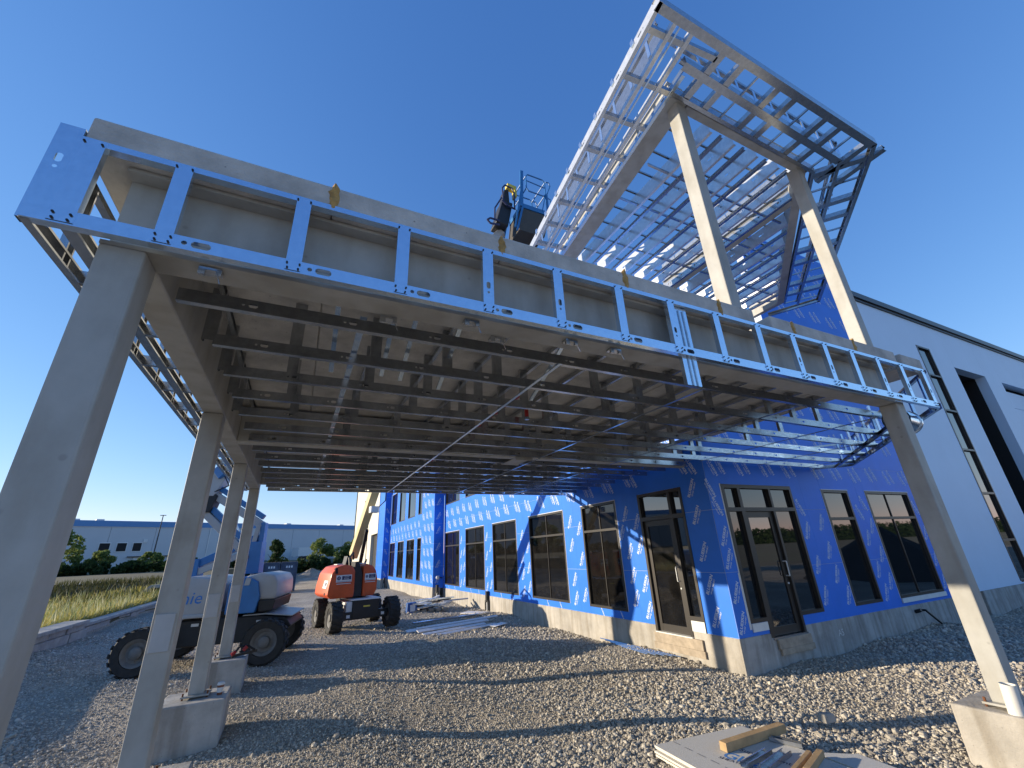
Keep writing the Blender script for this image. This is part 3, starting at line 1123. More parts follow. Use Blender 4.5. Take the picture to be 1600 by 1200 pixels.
for k in range(11):
    p = B + dBD * (0.2 + k * 0.42)
    if k % 3 == 1:
        me = stud_mesh('roof_rung', galv_dull, 0.74, 0.03, 0.02, lip=0, axes=((nBD.x, nBD.y, 0), (0, 0, 1), (dBD.x, dBD.y, 0)), holes=False)
    else:
        me = stud_mesh('roof_rung', galv_dull, 0.74, 0.08, 0.10, axes=((nBD.x, nBD.y, 0), (0, 0, 1), (dBD.x, dBD.y, 0)), holes=False)
    put('roof_rung', me, roof, (p.x, p.y, ZU + 0.012))
# stud tips poking up over the outer rails
tip = MB()
tip.box((-0.025, -0.012, 0), (0.025, 0.012, 0.09))
tipm = tip.mesh('stud_tip', galv)
for p, q, n in ((A, Cc, 9), (A, B, 9), (B, D, 9)):
    for k in range(1, n):
        r_ = p + (q - p) * (k / n)
        put('stud_tip', tipm, roof, (r_.x, r_.y + 0.03, ZU + 0.075), (0, 0, math.atan2(q.y - p.y, q.x - p.x)))

# ------------------------------------------------------------------ blue building
bldg = thing('blue_building', (6.78, 5.63, 0.0), 'two storey building wrapped in printed blue membrane with dark windows and doors', 'building')
prints = MB()


def facade(P, u0, u1, z0, z1, openings, parent, rows, ucuts=(), sheet=blue_mem, depth=0.2):
    us = sorted({u0, u1, *[o[0] for o in openings], *[o[1] for o in openings]})
    us = [u for u in us if u0 <= u <= u1]
    zs = sorted({z0, z1, *[o[2] for o in openings], *[o[3] for o in openings]})
    zs = [z for z in zs if z0 <= z <= z1]
    core = MB()

    def inside(u, z):
        return any(o[0] < u < o[1] and o[2] < z < o[3] for o in openings)
    for a, b in zip(us[:-1], us[1:]):
        run = None
        for c, d in zip(zs[:-1], zs[1:]):
            if inside((a + b) / 2, (c + d) / 2):
                if run:
                    core.box(P(a, run[0], -depth), P(b, run[1], -0.006))
                run = None
            else:
                run = (run[0], d) if run else (c, d)
        if run:
            core.box(P(a, run[0], -depth), P(b, run[1], -0.006))
    core.build('wall', gyp, parent)
    # membrane sheets
    zz = [z0] + [r for r in rows if z0 < r < z1] + [z1]
    for zi, (c, d) in enumerate(zip(zz[:-1], zz[1:])):
        # split the row at openings that cross it
        cuts = sorted({u0, u1, *[o[0] for o in openings if o[2] < d and o[3] > c], *[o[1] for o in openings if o[2] < d and o[3] > c], *[u for u in ucuts if u0 < u < u1 and not any(o[2] < d and o[3] > c and o[0] - 0.05 < u < o[1] + 0.05 for o in openings)]})
        for a, b in zip(cuts[:-1], cuts[1:]):
            segs = [(c, d)]
            for o in openings:
                if o[0] < (a + b) / 2 < o[1]:
                    new = []
                    for s0, s1 in segs:
                        if o[3] <= s0 or o[2] >= s1:
                            new.append((s0, s1))
                        else:
                            if o[2] > s0:
                                new.append((s0, o[2]))
                            if o[3] < s1:
                                new.append((o[3], s1))
                    segs = new
            for s0, s1 in segs:
                if s1 - s0 < 0.03 or b - a < 0.03:
                    continue
                m = MB()
                g = 0.003
                e0 = 0.0 if a == u0 else g * 0.4
                e1 = 0.0 if b == u1 else g * 0.4
                m.box(P(a + e0, s0 + g, -0.0055), P(b - e1, s1 - g, 0.0005 * ((zi + int(a * 7)) % 3)))
                m.build('membrane_sheet', sheet, parent)


def stamp(P, u, z, ang, size, flip=1, second=True):
    ca, sa = math.cos(ang), math.sin(ang)

    def fn(x, y):
        return P(u + flip * (x * ca - y * sa), z + (x * sa + y * ca), 0.0035)
    add_text(prints, 'BLUESKIN', size, fn, bold=0.03)
    if second:
        def fn2(x, y):
            return fn(x, y - size * 0.85)
        add_text(prints, 'VP160  HENRY', size * 0.52, fn2, bold=0.02)


def window(P, u0, u1, z0, z1, tz, parent, mull=(), glass_m=glass, jt=True, name='window'):
    f = MB()
    w = 0.055
    d0, d1 = -0.13, 0.012
    f.box(P(u0, z0, d0), P(u0 + w, z1, d1))
    f.box(P(u1 - w, z0, d0), P(u1, z1, d1))
    f.box(P(u0 + w, z0, d0), P(u1 - w, z0 + w, d1 - 0.002))
    f.box(P(u0 + w, z1 - w, d0), P(u1 - w, z1, d1 - 0.002))
    zb = [(z0 + w, z1 - w)]
    if tz:
        f.box(P(u0 + w, tz - w / 2, d0), P(u1 - w, tz + w / 2, d1 - 0.003))
        zb = [(z0 + w, tz - w / 2), (tz + w / 2, z1 - w)]
    us = [u0 + w] + [u for u in mull] + [u1 - w]
    for u in mull:
        for a, b in zb:
            f.box(P(u - 0.012, a, -0.075), P(u + 0.012, b, -0.028))
    o = f.build(name, bronze, parent)
    for a, b in zb:
        for k, (p, q) in enumerate(zip(us[:-1], us[1:])):
            g = MB()
            g.box(P(p + (0.012 if k else 0), a, -0.06), P(q - (0.012 if k < len(us) - 2 else 0), b, -0.048))
            g.build('pane', glass_m, o)
    for q0, q1 in ((P(u0 - 0.014, z1 + 0.001, -0.02), P(u1 + 0.014, z1 + 0.016, 0.016)), (P(u0 - 0.014, z0, -0.02), P(u0 - 0.001, z1, 0.006))):
        fl = MB()
        fl.box(q0, q1)
        fl.build('flashing', white_plate, o)
    return o


PX = lambda X: (lambda u, z, d: (X - d, u, z))
PY = lambda Y: (lambda u, z, d: (u, Y - d, z))

# wall along the drive (faces the sun)
PA = PX(6.78)
winsA = [(8.36, 9.80), (10.72, 12.83), (13.79, 15.88), (16.73, 18.95), (19.78, 21.97)]
door_op = (6.28, 7.56, 0.40, 3.06)
opA = [door_op] + [(a, b, 0.66, 3.04) for a, b in winsA] + [(a, b, 4.40, 6.3) for a, b in winsA[2:]]
ROWS = [1.50, 2.56, 3.52, 4.45, 5.4, 6.3]
facade(PA, 5.64, 22.19, 0.50, 7.0, [o if o[2] >= 0.5 else (o[0], o[1], 0.49, o[3]) for o in opA], bldg, ROWS, ucuts=(7.95, 10.2, 13.3, 16.3, 19.4))
for a, b in winsA:
    window(PA, a, b, 0.66, 3.04, 2.40, bldg, mull=[(a + b) / 2], glass_m=dusty_glass)
for a, b in winsA[2:]:
    window(PA, a, b, 4.40, 6.3, None, bldg, mull=[(a + b) / 2], glass_m=glass_grey)
# front wall (in shade)
PB = PY(5.63)
opB = [(7.13, 9.23, 0.69, 3.03), (7.64, 8.52, 0.42, 0.70), (10.31, 11.32, 0.69, 2.98), (12.05, 14.03, 0.69, 2.98)]
facade(PB, 6.782, 10.07, 0.50, 7.0, [(7.13, 9.23, 0.69, 3.03), (7.64, 8.52, 0.49, 0.70)], bldg, ROWS, ucuts=(9.6,))
facade(PB, 10.07, 14.45, 0.53, 10.2, opB[2:], bldg, ROWS + [7.4, 8.5, 9.5], ucuts=(11.7,))
window(PB, 10.31, 11.32, 0.69, 2.98, 2.37, bldg, glass_m=glass_grey)
window(PB, 12.05, 14.03, 0.69, 2.98, 2.37, bldg, mull=[13.0], glass_m=glass_grey)
# projecting wings further along the drive
PC = PX(6.24)
winsC = [(24.75, 25.62), (26.36, 28.33), (29.20, 31.09), (32.02, 33.85)]
facade(PY(22.2), 6.242, 6.76, 0.50, 7.4, [], bldg, ROWS)
facade(PC, 22.21, 34.19, 0.55, 7.4, [(a, b, 0.75, 2.95) for a, b in winsC] + [(a, b, 4.23, 6.4) for a, b in winsC], bldg, ROWS, ucuts=(24.3, 29))
for a, b in winsC:
    window(PC, a, b, 0.75, 2.95, 2.35, bldg, mull=[(a + b) / 2] if b - a > 1 else [], glass_m=dusty_glass)
    window(PC, a, b, 4.23, 6.4, None, bldg, glass_m=glass_grey)
facade(PY(34.2), 5.782, 6.22, 0.55, 7.4, [], bldg, ROWS)
facade(PX(5.78), 34.21, 36.9, 0.60, 7.6, [], bldg, ROWS)

# the two glazed doors


def glazed_leaf(P, u0, u1, z0, z1, parent, handle_u, flip):
    f = MB()
    st = 0.095
    d0, d1 = -0.085, -0.035
    f.box(P(u0, z0, d0), P(u0 + st, z1, d1))
    f.box(P(u1 - st, z0, d0), P(u1, z1, d1))
    f.box(P(u0 + st, z0, d0), P(u1 - st, z0 + 0.13, d1 - 0.002))
    f.box(P(u0 + st, z1 - 0.11, d0), P(u1 - st, z1, d1 - 0.002))
    o = f.build('door_leaf', bronze, parent)
    g = MB()
    g.box(P(u0 + st, z0 + 0.13, -0.066), P(u1 - st, z1 - 0.11, -0.054))
    g.build('pane', glass if flip else dusty_glass, o)
    h = MB()
    hz = z0 + 0.92
    h.path([P(handle_u, hz, -0.035), P(handle_u, hz, 0.035), P(handle_u, hz + 0.25, 0.035), P(handle_u, hz + 0.25, -0.035)], 0.011, 8)
    h.tube(P(handle_u, hz - 0.13, -0.036), P(handle_u, hz - 0.13, -0.018), 0.017, 10)
    h.build('handle', white_plate, o)
    return o


def bars(P, rects, d0, d1, parent, name, m):
    f = MB()
    for (a, b, c, d) in rects:
        f.box(P(a, c, d0), P(b, d, d1))
    return f.build(name, m, parent)


# side door: frame, leaf on the far side, sidelight on the near side, transoms over both
fr = bars(PA, [(6.28, 6.34, 0.502, 3.06), (7.50, 7.56, 0.40, 3.06), (6.34, 7.50, 3.0, 3.058), (6.34, 7.50, 2.49, 2.57), (6.60, 6.67, 0.40, 2.49), (6.60, 6.67, 2.57, 3.0), (6.34, 6.60, 0.68, 0.75)], -0.14, 0.012, bldg, 'door_frame', bronze)
glazed_leaf(PA, 6.675, 7.495, 0.41, 2.485, fr, 6.73, False)
for (a, b, c, d) in ((6.34, 6.60, 0.75, 2.49), (6.34, 6.60, 2.57, 3.0), (6.67, 7.50, 2.57, 3.0)):
    g = MB()
    g.box(PA(a, c, -0.066), PA(b, d, -0.054))
    g.build('pane', glass, fr)
m_ = MB()
m_.box(PA(6.29, 0.502, -0.10), PA(6.595, 0.675, 0.016))
m_.build('white_infill', white_plate, fr)
m_ = MB()
m_.box(PA(6.60, 0.36, -0.10), PA(7.54, 0.402, 0.05))
m_.build('threshold', white_plate, fr)
# front entrance
fr = bars(PB, [(7.13, 7.21, 0.69, 3.03), (9.17, 9.23, 0.69, 3.03), (7.21, 9.17, 2.96, 3.028), (7.21, 9.17, 2.53, 2.60), (7.56, 7.66, 0.43, 2.53), (8.49, 8.55, 0.43, 2.53), (7.56, 7.64, 2.60, 2.96), (8.49, 8.55, 2.60, 2.96), (7.21, 7.56, 0.69, 0.75), (8.55, 9.17, 0.69, 0.75)], -0.14, 0.012, bldg, 'door_frame', bronze)
glazed_leaf(PB, 7.665, 8.485, 0.44, 2.525, fr, 8.44, True)
for (a, b, c, d) in ((7.21, 7.56, 0.75, 2.53), (8.55, 9.17, 0.75, 2.53), (7.21, 7.56, 2.60, 2.96), (7.64, 8.49, 2.60, 2.96), (8.55, 9.17, 2.60, 2.96)):
    g = MB()
    g.box(PB(a, c, -0.066), PB(b, d, -0.054))
    g.build('pane', glass_grey, fr)
m_ = MB()
m_.box(PB(7.14, 0.56, -0.1), PB(7.54, 0.685, 0.02))
m_.build('white_infill', white_plate, fr)
m_ = MB()
m_.box(PB(7.60, 0.40, -0.1), PB(8.56, 0.428, 0.03))
m_.build('threshold', galv_dull, fr)
for q0, q1 in ((PB(7.10, 0.60, 0.001), PB(7.128, 3.04, 0.006)), (PB(7.08, 0.60, 0.0015), PB(7.0995, 1.48, 0.005)), (PB(12.05, 0.60, 0.002), PB(14.05, 0.689, 0.03))):
    m_ = MB()
    m_.box(q0, q1)
    m_.build('flashing', white_plate, fr)

# foundation, form boards
fd = MB()
for a, b in ((5.62, 6.585), (7.56, 22.21)):
    fd.box(PX(6.78)(a, -0.4, -0.25), PX(6.78)(b, 0.50, 0.014))
fd.box(PX(6.78)(6.585, -0.4, -0.25), PX(6.78)(7.56, 0.385, 0.013))
fd.build('foundation', concrete_pale, bldg, bevel=0.008)
fd = MB()
fd.box(PB(6.80, -0.4, -0.25), PB(7.62, 0.50, 0.011))
fd.box(PB(7.62, -0.4, -0.25), PB(8.54, 0.40, 0.010))
fd.box(PB(8.54, -0.4, -0.25), PB(14.46, 0.53, 0.011))
fd.build('foundation', concrete, bldg, bevel=0.008)
fd = MB()
fd.box((6.222, 22.19, -0.4), (6.60, 34.21, 0.55))
fd.box((5.762, 34.19, -0.4), (6.20, 37, 0.60))
fd.build('foundation', concrete_pale, bldg)
for (P, a, b, c, d, m) in ((PA, 6.38, 7.58, 0.215, 0.385, wood_grey), (PA, 6.36, 7.62, 0.10, 0.213, wood_grey), (PB, 7.66, 8.58, 0.255, 0.405, wood_grey), (PB, 7.70, 8.62, 0.16, 0.253, wood_grey)):
    m_ = MB()
    m_.box(P(a, c, 0.015), P(b, d, 0.055))
    m_.build('form_board', m, bldg, bevel=0.003)
rf = MB()
rf.box((6.80, 5.66, 6.85), (14.4, 34.0, 6.98))
rf.box((6.3, 22.3, 6.99), (14.4, 34.0, 7.38))
rf.build('roof', dark_cap, bldg)

# printing on the membrane
r = random.Random(3)


def clear_of(u, z, ops, mu=0.2, mz=0.2):
    return not any(o[0] - mu < u < o[1] + mu and o[2] - mz < z < o[3] + mz for o in ops)


def print_zone(P, u0, u1, z0, z1, du, dz, ang, ops, size, flip, mu=0.1, mz=0.2, pair=False, shift=0.5):
    z = z0
    k = 0
    while z < z1:
        u = u0 + (k % 2) * du * shift
        while u < u1:
            uu, zz2 = u + r.uniform(-0.03, 0.03), z + r.uniform(-0.03, 0.03)
            if clear_of(uu, zz2, ops, mu, mz):
                stamp(P, uu, zz2, ang, size, flip)
                if pair and clear_of(uu + 0.22, zz2, ops, mu, mz) and uu + 0.22 < u1:
                    stamp(P, uu + 0.22, zz2 + 0.04, ang, size, flip)
            u += du
        z += dz
        k += 1


R60 = math.radians(62)
# shaded front: piers between openings
for u, zs in ((6.93, (0.72, 1.18, 1.72, 2.1, 2.62)), (6.86, (2.95,)), (9.42, (0.95, 1.5, 2.15, 2.6)), (9.95, (1.3, 1.75, 2.3)), (10.15, (0.9,)), (11.55, (0.85, 1.3, 1.95, 2.5)), (11.85, (1.05, 1.6, 2.2, 2.7)), (14.2, (0.9, 1.4, 2.0, 2.6))):
    for z in zs:
        stamp(PB, u + r.uniform(-0.02, 0.02), z, R60 if z < 2.5 else -R60, 0.085, 1)
print_zone(PB, 7.0, 10.0, 3.35, 6.5, 0.75, 0.7, -R60, [], 0.085, 1, pair=True)
print_zone(PB, 10.25, 14.3, 3.35, 9.9, 0.75, 0.75, -R60, [], 0.085, 1, pair=True)
# sunlit side
for u, zs in ((6.02, (0.78, 1.3, 1.85, 2.5, 3.0)), (7.70, (0.75, 1.25, 2.0, 2.5)), (8.05, (0.95, 1.4, 1.9, 2.7)), (8.25, (2.3,)), (9.98, (0.9, 1.75, 2.5)), (10.4, (0.8, 1.25, 2.1, 2.7)), (13.0, (0.95, 1.5, 2.1)), (13.4, (0.8, 1.3, 1.8, 2.5)), (16.1, (0.9, 1.5, 2.2)), (16.5, (0.8, 1.3, 1.9, 2.6)), (19.15, (0.9, 1.5, 2.1)), (19.55, (0.8, 1.4, 2.0, 2.6))):
    for z in zs:
        stamp(PA, u, z, R60, 0.085, -1)
print_zone(PA, 5.9, 22.0, 3.40, 4.3, 0.85, 0.55, -R60, [(6.2, 7.6, 0, 3.2)], 0.092, -1, pair=True)
print_zone(PA, 5.9, 16.0, 4.7, 6.6, 0.6, 0.6, -R60, [], 0.085, -1, pair=True)
print_zone(PC, 22.4, 24.6, 0.9, 7.0, 0.75, 0.62, -R60, [], 0.095, -1, pair=True)
print_zone(PC, 24.8, 34.0, 3.2, 4.1, 0.95, 0.5, -R60, [], 0.09, -1, pair=True)
for z in (0.9, 1.6, 2.4, 3.2, 3.9, 4.6, 5.3):
    stamp(PY(22.2), 6.46, z, R60, 0.09, 1)
    stamp(PY(34.2), 6.0, z, -R60, 0.09, 1)
for u, z in ((8.6, 0.58), (9.3, 0.57), (11.2, 0.58), (11.9, 0.57), (14.3, 0.58), (15.2, 0.57), (17.4, 0.58), (18.3, 0.57), (20.4, 0.58), (21.3, 0.58)):
    stamp(PA, u, z, -R60, 0.05, -1, second=False)
o = prints.build('membrane_print', white_print, bldg, recalc=False)
o['kind'] = 'stuff'
ch = MB()
add_text(ch, 'A5', 0.16, lambda x, y: PB(9.55 + x, 0.30 + y, 0.013), bold=-0.01)
ch.build('chalk_mark', white_plate, bldg, recalc=False)

# ------------------------------------------------------------------ white warehouse
ww = thing('white_warehouse', (14.46, 5.64, 0.0), 'pale grey panel warehouse wall with dark roof edge, tall window strip and dock openings', 'building')
PW = PY(5.645)
WIN = (18.55, 19.50, 0.62, 8.08)
BAY = [(21.0, 23.6, 0.62, 7.60), (25.1, 28.4, 0.62, 7.55)]


def panels(P, u0, u1, z0, z1, ops, parent, m, name):
    us = sorted({u0, u1, *[o[0] for o in ops], *[o[1] for o in ops]})
    for a, b in zip(us[:-1], us[1:]):
        cz = [(z0, z1)]
        for o in ops:
            if o[0] < (a + b) / 2 < o[1]:
                cz = [(z0, o[2]), (o[3], z1)]
        for c, d in cz:
            if d - c > 0.02:
                x = MB()
                x.box(P(a + 0.002, c, -0.3), P(b - 0.002, d, 0))
                x.build(name, m, parent)


panels(PW, 14.46, 44.0, 0.55, 9.12, [WIN] + BAY, ww, white_metal, 'wall')
x = MB()
x.box(PW(14.47, 9.12, -0.32), PW(44, 9.20, 0.05))
x.box(PW(14.47, 9.205, -0.34), PW(44, 9.40, 0.10))
x.build('coping', dark_cap, ww)
x = MB()
x.box(PW(14.47, -0.4, -0.3), PW(15.98, 0.53, -0.12))
x.box(PW(15.98, -0.4, -0.3), PW(44, 0.545, 0.02))
x.build('foundation', concrete, ww)
x = MB()
x.box(PW(18.55, 0.62, -0.12), PW(18.61, 8.08, 0.01))
x.box(PW(19.44, 0.62, -0.12), PW(19.50, 8.08, 0.01))
zc = [0.62, 1.98, 3.18, 4.55, 5.98, 7.02 - 0.32, 8.08]
zc = [0.62, 1.70, 3.05, 4.40, 5.72, 6.98, 8.05]
for z in zc:
    x.box(PW(18.61, z - 0.03, -0.12), PW(19.44, z + 0.03, 0.008))
wf = x.build('window', bronze, ww)
for a, b in zip(zc[:-1], zc[1:]):
    g = MB()
    g.box(PW(18.61, a + 0.03, -0.07), PW(19.44, b - 0.03, -0.058))
    g.build('pane', glass_grey, wf)
for k, (a, b, c, d) in enumerate(BAY):
    x = MB()
    dep = -1.6
    x.box(PW(a - 0.05, c, dep - 0.1), PW(b + 0.05, d + 0.05, dep))
    x.box(PW(a - 0.05, c, dep), PW(a, d + 0.05, -0.301))
    x.box(PW(b, c, dep), PW(b + 0.05, d + 0.05, -0.301))
    x.box(PW(a, d, dep), PW(b, d + 0.05, -0.301))
    x.build('dock_recess', dark_int, ww)
    x = MB()
    if k == 0:
        x.box(PW(a + 1.62, c, -1.0), PW(a + 1.72, d - 0.9, -0.9))
        x.build('door_rail', galv, ww)
        for zz2 in np.arange(c, d - 1.5, 1.1):
            x = MB()
            x.box(PW(a + 0.3, zz2, dep + 0.01), PW(a + 1.1, zz2 + 0.9, dep + 0.06))
            x.build('door_panel', black_steel, ww)
    else:
        for zz2 in np.arange(c, d - 0.9, 0.75):
            x.box(PW(a + 0.02, zz2, -0.28), PW(b - 0.02, zz2 + 0.735, -0.22))
        x.build('dock_door', white_metal, ww)
x = MB()
x.box((14.5, 6.0, 9.0), (44, 45, 9.1))
x.box((43.8, 5.95, 0), (44, 45, 9.0))
x.build('roof', dark_cap, ww)

# ------------------------------------------------------------------ cream wing beyond the blue building
cw = thing('cream_wing', (5.74, 36.9, 0), 'cream panelled building wing beyond the blue walls behind the orange lift', 'building')
PCW = PX(5.74)
panels(PCW, 36.92, 53, 0.3, 9.2, [(36.95, 40.2, 1.15, 3.85), (44.6, 46.0, 4.2, 7.4)], cw, cream, 'wall')
for nm, (a, b, c, d) in (('door_opening', (36.95, 40.2, 1.15, 3.85)), ('window', (44.6, 46.0, 4.2, 7.4))):
    x = MB()
    x.box(PCW(a, c, -0.35), PCW(b, d, -0.25))
    x.build(nm, dark_int, cw)
x = MB()
x.box((5.70, 42.4, 0.4), (5.738, 42.5, 9.0))
x.box((5.66, 52.9, 0.3), (5.738, 53.05, 9.2))
x.build('corner_trim', dark_cap, cw)
x = MB()
x.box((6.05, 36.95, 9.0), (24, 53, 9.15))
x.build('roof', dark_cap, cw)

# ------------------------------------------------------------------ concrete piers
def pier(x, y, label, m=concrete, h=0.46):
    mb = MB()
    mb.box((x - 0.355, y - 0.345, -0.5), (x + 0.355, y + 0.345, h))
    return solo(mb, 'concrete_pier', m, (x, y, 0), label, 'concrete pier', 'concrete piers under the canopy columns', bevel=0.018)


pier(COLX, COLY[1], 'concrete pier under the second column, cut off by the bottom edge of the photo')
pier(COLX, COLY[2], 'concrete pier with the takeaway cup standing on its corner')
pier(COLX, COLY[3], 'concrete pier with the red and black clamp, nearest the blue boom lift')
pier(6.25, 2.31, 'sunlit concrete pier at the right with a white pipe beside its column', concrete_pale)

# ------------------------------------------------------------------ boom lifts


def wheel(parent, x, y, r, w, side, lugs=16):
    """wheel with tyre (lugs) and rim; axis along local y; side = outward direction"""
    t = MB()
    c = (x, y, r)
    hw = w / 2
    t.ring(c, (0, 1, 0), [(r * 0.60, -hw * 0.9), (r * 0.90, -hw), (r * 0.955, -hw * 0.8), (r * 0.955, hw * 0.8), (r * 0.90, hw), (r * 0.60, hw * 0.9), (r * 0.60, -hw * 0.9)], 32)
    for k in range(lugs):
        for s in (-1, 1):
            a = 2 * math.pi * (k + (0.5 if s > 0 else 0)) / lugs
            da = 0.085
            pts = []
            for rr in (r * 0.94, r * 1.0):
                for (aa, yy) in ((a - da, s * hw * 1.01), (a + da, s * hw * 1.01), (a + da * 2.2, s * hw * 0.08), (a + da * 0.2, s * hw * 0.08)):
                    pts.append((x + rr * math.cos(aa), y + yy, r + rr * math.sin(aa)))
            t.hexa(pts)
    wh = t.build('wheel', rubber, parent)
    m = MB()
    o = side
    m.ring(c, (0, o, 0), [(r * 0.61, hw * 0.70), (r * 0.58, hw * 0.82), (r * 0.50, hw * 0.72), (r * 0.42, hw * 0.45), (r * 0.27, hw * 0.42), (r * 0.25, hw * 0.80), (r * 0.16, hw * 0.95), (0.001, hw * 0.95)], 28)
    m.ring(c, (0, -o, 0), [(r * 0.61, hw * 0.7), (0.001, hw * 0.5)], 20)
    m.build('rim', rim_grey, wh, smooth=True)
    b = MB()
    for k in range(8):
        a = 2 * math.pi * k / 8
        b.tube((x + r * 0.34 * math.cos(a), y + o * hw * 0.40, r + r * 0.34 * math.sin(a)), (x + r * 0.34 * math.cos(a), y + o * hw * 0.52, r + r * 0.34 * math.sin(a)), 0.014, 6)
    b.build('wheel_nut', rim_grey, wh)['kind'] = 'stuff'
    return wh


# --- blue articulated lift behind the left-hand columns
g_ = thing('boom_lift', (-1.28, 12.9, 0.0), 'blue and grey articulated boom lift parked behind the left canopy columns', 'boom lift', 'boom lifts on the gravel', rotz=math.radians(-10.7), local=True)
for (x, y) in ((1.12, -0.95), (-1.17, -0.95), (1.12, 0.95), (-1.17, 0.95)):
    wheel(g_, x, y, 0.44, 0.32, -1 if y < 0 else 1, lugs=18)
m = MB()
m.prism([(-1.0, 0.42), (0.95, 0.42), (1.0, 0.55), (1.45, 0.60), (1.55, 0.68), (1.42, 0.85), (0.9, 0.92), (-0.7, 0.92), (-1.35, 0.80), (-1.4, 0.66), (-1.1, 0.60)], lambda a, b: (a, -0.70, b), lambda a, b: (a, 0.70, b))
m.build('chassis', black_steel, g_, bevel=0.02)
m = MB()
m.prism([(0.55, 0.935), (1.0, 0.94), (1.55, 0.87), (1.56, 0.89), (1.0, 0.965), (0.55, 0.955)], lambda a, b: (a, -0.74, b), lambda a, b: (a, 0.74, b))
m.build('fender', lift_grey, g_)
m = MB()
for y in (-0.78, 0.78):
    m.tube((-1.17, -0.8, 0.44), (-1.17, 0.8, 0.44), 0.09, 10)
m.tube((1.12, -0.8, 0.44), (1.12, 0.8, 0.44), 0.09, 10)
m.build('axle', black_steel, g_)
m = MB()
m.tube((-0.1, 0, 0.90), (-0.1, 0, 1.03), 0.55, 24)
m.build('turntable', black_steel, g_)
for (x, z) in ((-0.42, 0.80), (0.83, 0.78), (-0.05, 0.80)):
    m = MB()
    m.box((x, -0.712, z), (x + 0.14, -0.702, z + 0.055))
    m.build('decal_plate', white_plate, g_)


def hood(parent, x0, x1, y0, y1, z0, z1, m, bulge=0.10, name='hood'):
    mb = MB()
    xm = (x0 + x1) / 2
    prof = [(x0 + 0.03, z0), (x1 - 0.03, z0), (x1, z0 + 0.1), (x1 - 0.015, z1 - 0.18), (x1 - 0.10, z1 - 0.05), (xm, z1), (x0 + 0.10, z1 - 0.05), (x0 + 0.015, z1 - 0.18), (x0, z0 + 0.1)]
    mb.prism(prof, lambda a, b: (a, y0, b), lambda a, b: (a, y1, b))
    return mb.build(name, m, parent, bevel=0.05, segs=3, smooth=True)


h1 = hood(g_, -0.98, -0.02, -0.95, 0.9, 1.03, 1.80, lift_grey)
m = MB()
m.box((-1.0, -0.97, 0.98), (-0.04, 0.9, 1.06))
m.build('hood_skirt', lift_grey, h1, bevel=0.02)
t = MB()
add_text(t, 'Genie', 0.34, lambda x, y: (-0.64 + x, -0.957, 1.36 + y), bold=0.0, shear=0.15)
t.build('lettering', ink_blue, h1, recalc=False)
m = MB()
m.prism([(0.22, 1.0), (0.80, 1.0), (0.86, 1.3), (0.78, 1.62), (0.60, 1.72), (0.34, 1.74), (0.22, 1.6)], lambda a, b: (a, -0.90, b), lambda a, b: (a, 0.85, b))
m.build('engine_cover', lift_blue, g_, bevel=0.02)
m = MB()
for (x0, x1) in ((0.30, 0.40), (0.52, 0.62)):
    m.prism([(x0, 1.56), (x1, 1.56), (x1 + 0.02, 1.70), (x0 + 0.02, 1.71)], lambda a, b: (a, -0.915, b), lambda a, b: (a, -0.895, b))
m.build('cover_highlight', lift_grey, g_)
h2 = hood(g_, 0.42, 1.18, -0.80, 0.95, 1.24, 1.80, lift_grey)
m = MB()
m.prism([(0.86, 1.0), (1.14, 1.02), (1.18, 1.24), (0.82, 1.24)], lambda a, b: (a, -0.82, b), lambda a, b: (a, 0.9, b))
m.build('counterweight', black_steel, g_, bevel=0.015)


def arm(parent, p, q, w, h, m, name='boom_arm', bevel=0.012):
    mb = MB()
    mb.bar(p, q, w, h, up=(0, 0, 1))
    return mb.build(name, m, parent, bevel=bevel)


m = MB()
m.prism([(-0.92, 1.72), (-0.70, 1.72), (-0.72, 2.16), (-0.90, 2.16)], lambda a, b: (a, -0.20, b), lambda a, b: (a, 0.20, b))
m.build('pivot_bracket', lift_blue, g_, bevel=0.01)
arm(g_, (-0.82, 0, 2.02), (0.45, 0, 2.62), 0.24, 0.17, lift_blue)
arm(g_, (-0.9, -0.14, 1.80), (0.35, -0.14, 2.30), 0.05, 0.14, lift_grey)
arm(g_, (-0.95, 0, 3.30), (0.42, 0, 2.02), 0.26, 0.16, lift_grey)
arm(g_, (-0.85, 0, 3.42), (0.48, 0, 2.22), 0.18, 0.12, lift_blue)
arm(g_, (-0.85, 0, 3.72), (0.50, 0, 2.86), 0.24, 0.17, lift_grey)
arm(g_, (-0.72, 0, 3.86), (0.46, 0, 3.08), 0.16, 0.12, lift_blue)
m = MB()
m.prism([(0.18, 1.78), (0.58, 1.78), (0.56, 2.50), (0.22, 2.50)], lambda a, b: (a, -0.22, b), lambda a, b: (a, 0.22, b))
m.build('lower_link_box', lift_blue, g_, bevel=0.015)
arm(g_, (0.52, 0, 1.9), (0.50, 0, 2.95), 0.30, 0.10, lift_blue)
arm(g_, (0.36, -0.16, 2.45), (0.42, -0.16, 2.9), 0.06, 0.10, lift_grey)
m = MB()
m.prism([(-1.02, 3.20), (-0.72, 3.22), (-0.62, 3.62), (-0.92, 3.78)], lambda a, b: (a, -0.2, b), lambda a, b: (a, 0.2, b))
m.build('elbow_block', black_steel, g_, bevel=0.02)
m = MB()
m.prism([(-0.88, 3.60), (-0.70, 3.60), (-0.52, 4.02), (-0.66, 4.30), (-0.84, 4.24), (-0.90, 3.95)], lambda a, b: (a, -0.21, b), lambda a, b: (a, 0.21, b))
m.build('boom_head', lift_grey, g_, bevel=0.02)
m = MB()
m.path([(-0.95, -0.15, 3.32), (-1.02, -0.15, 3.45), (-0.95, -0.15, 3.58), (-0.86, -0.15, 3.60)], 0.012, 6)
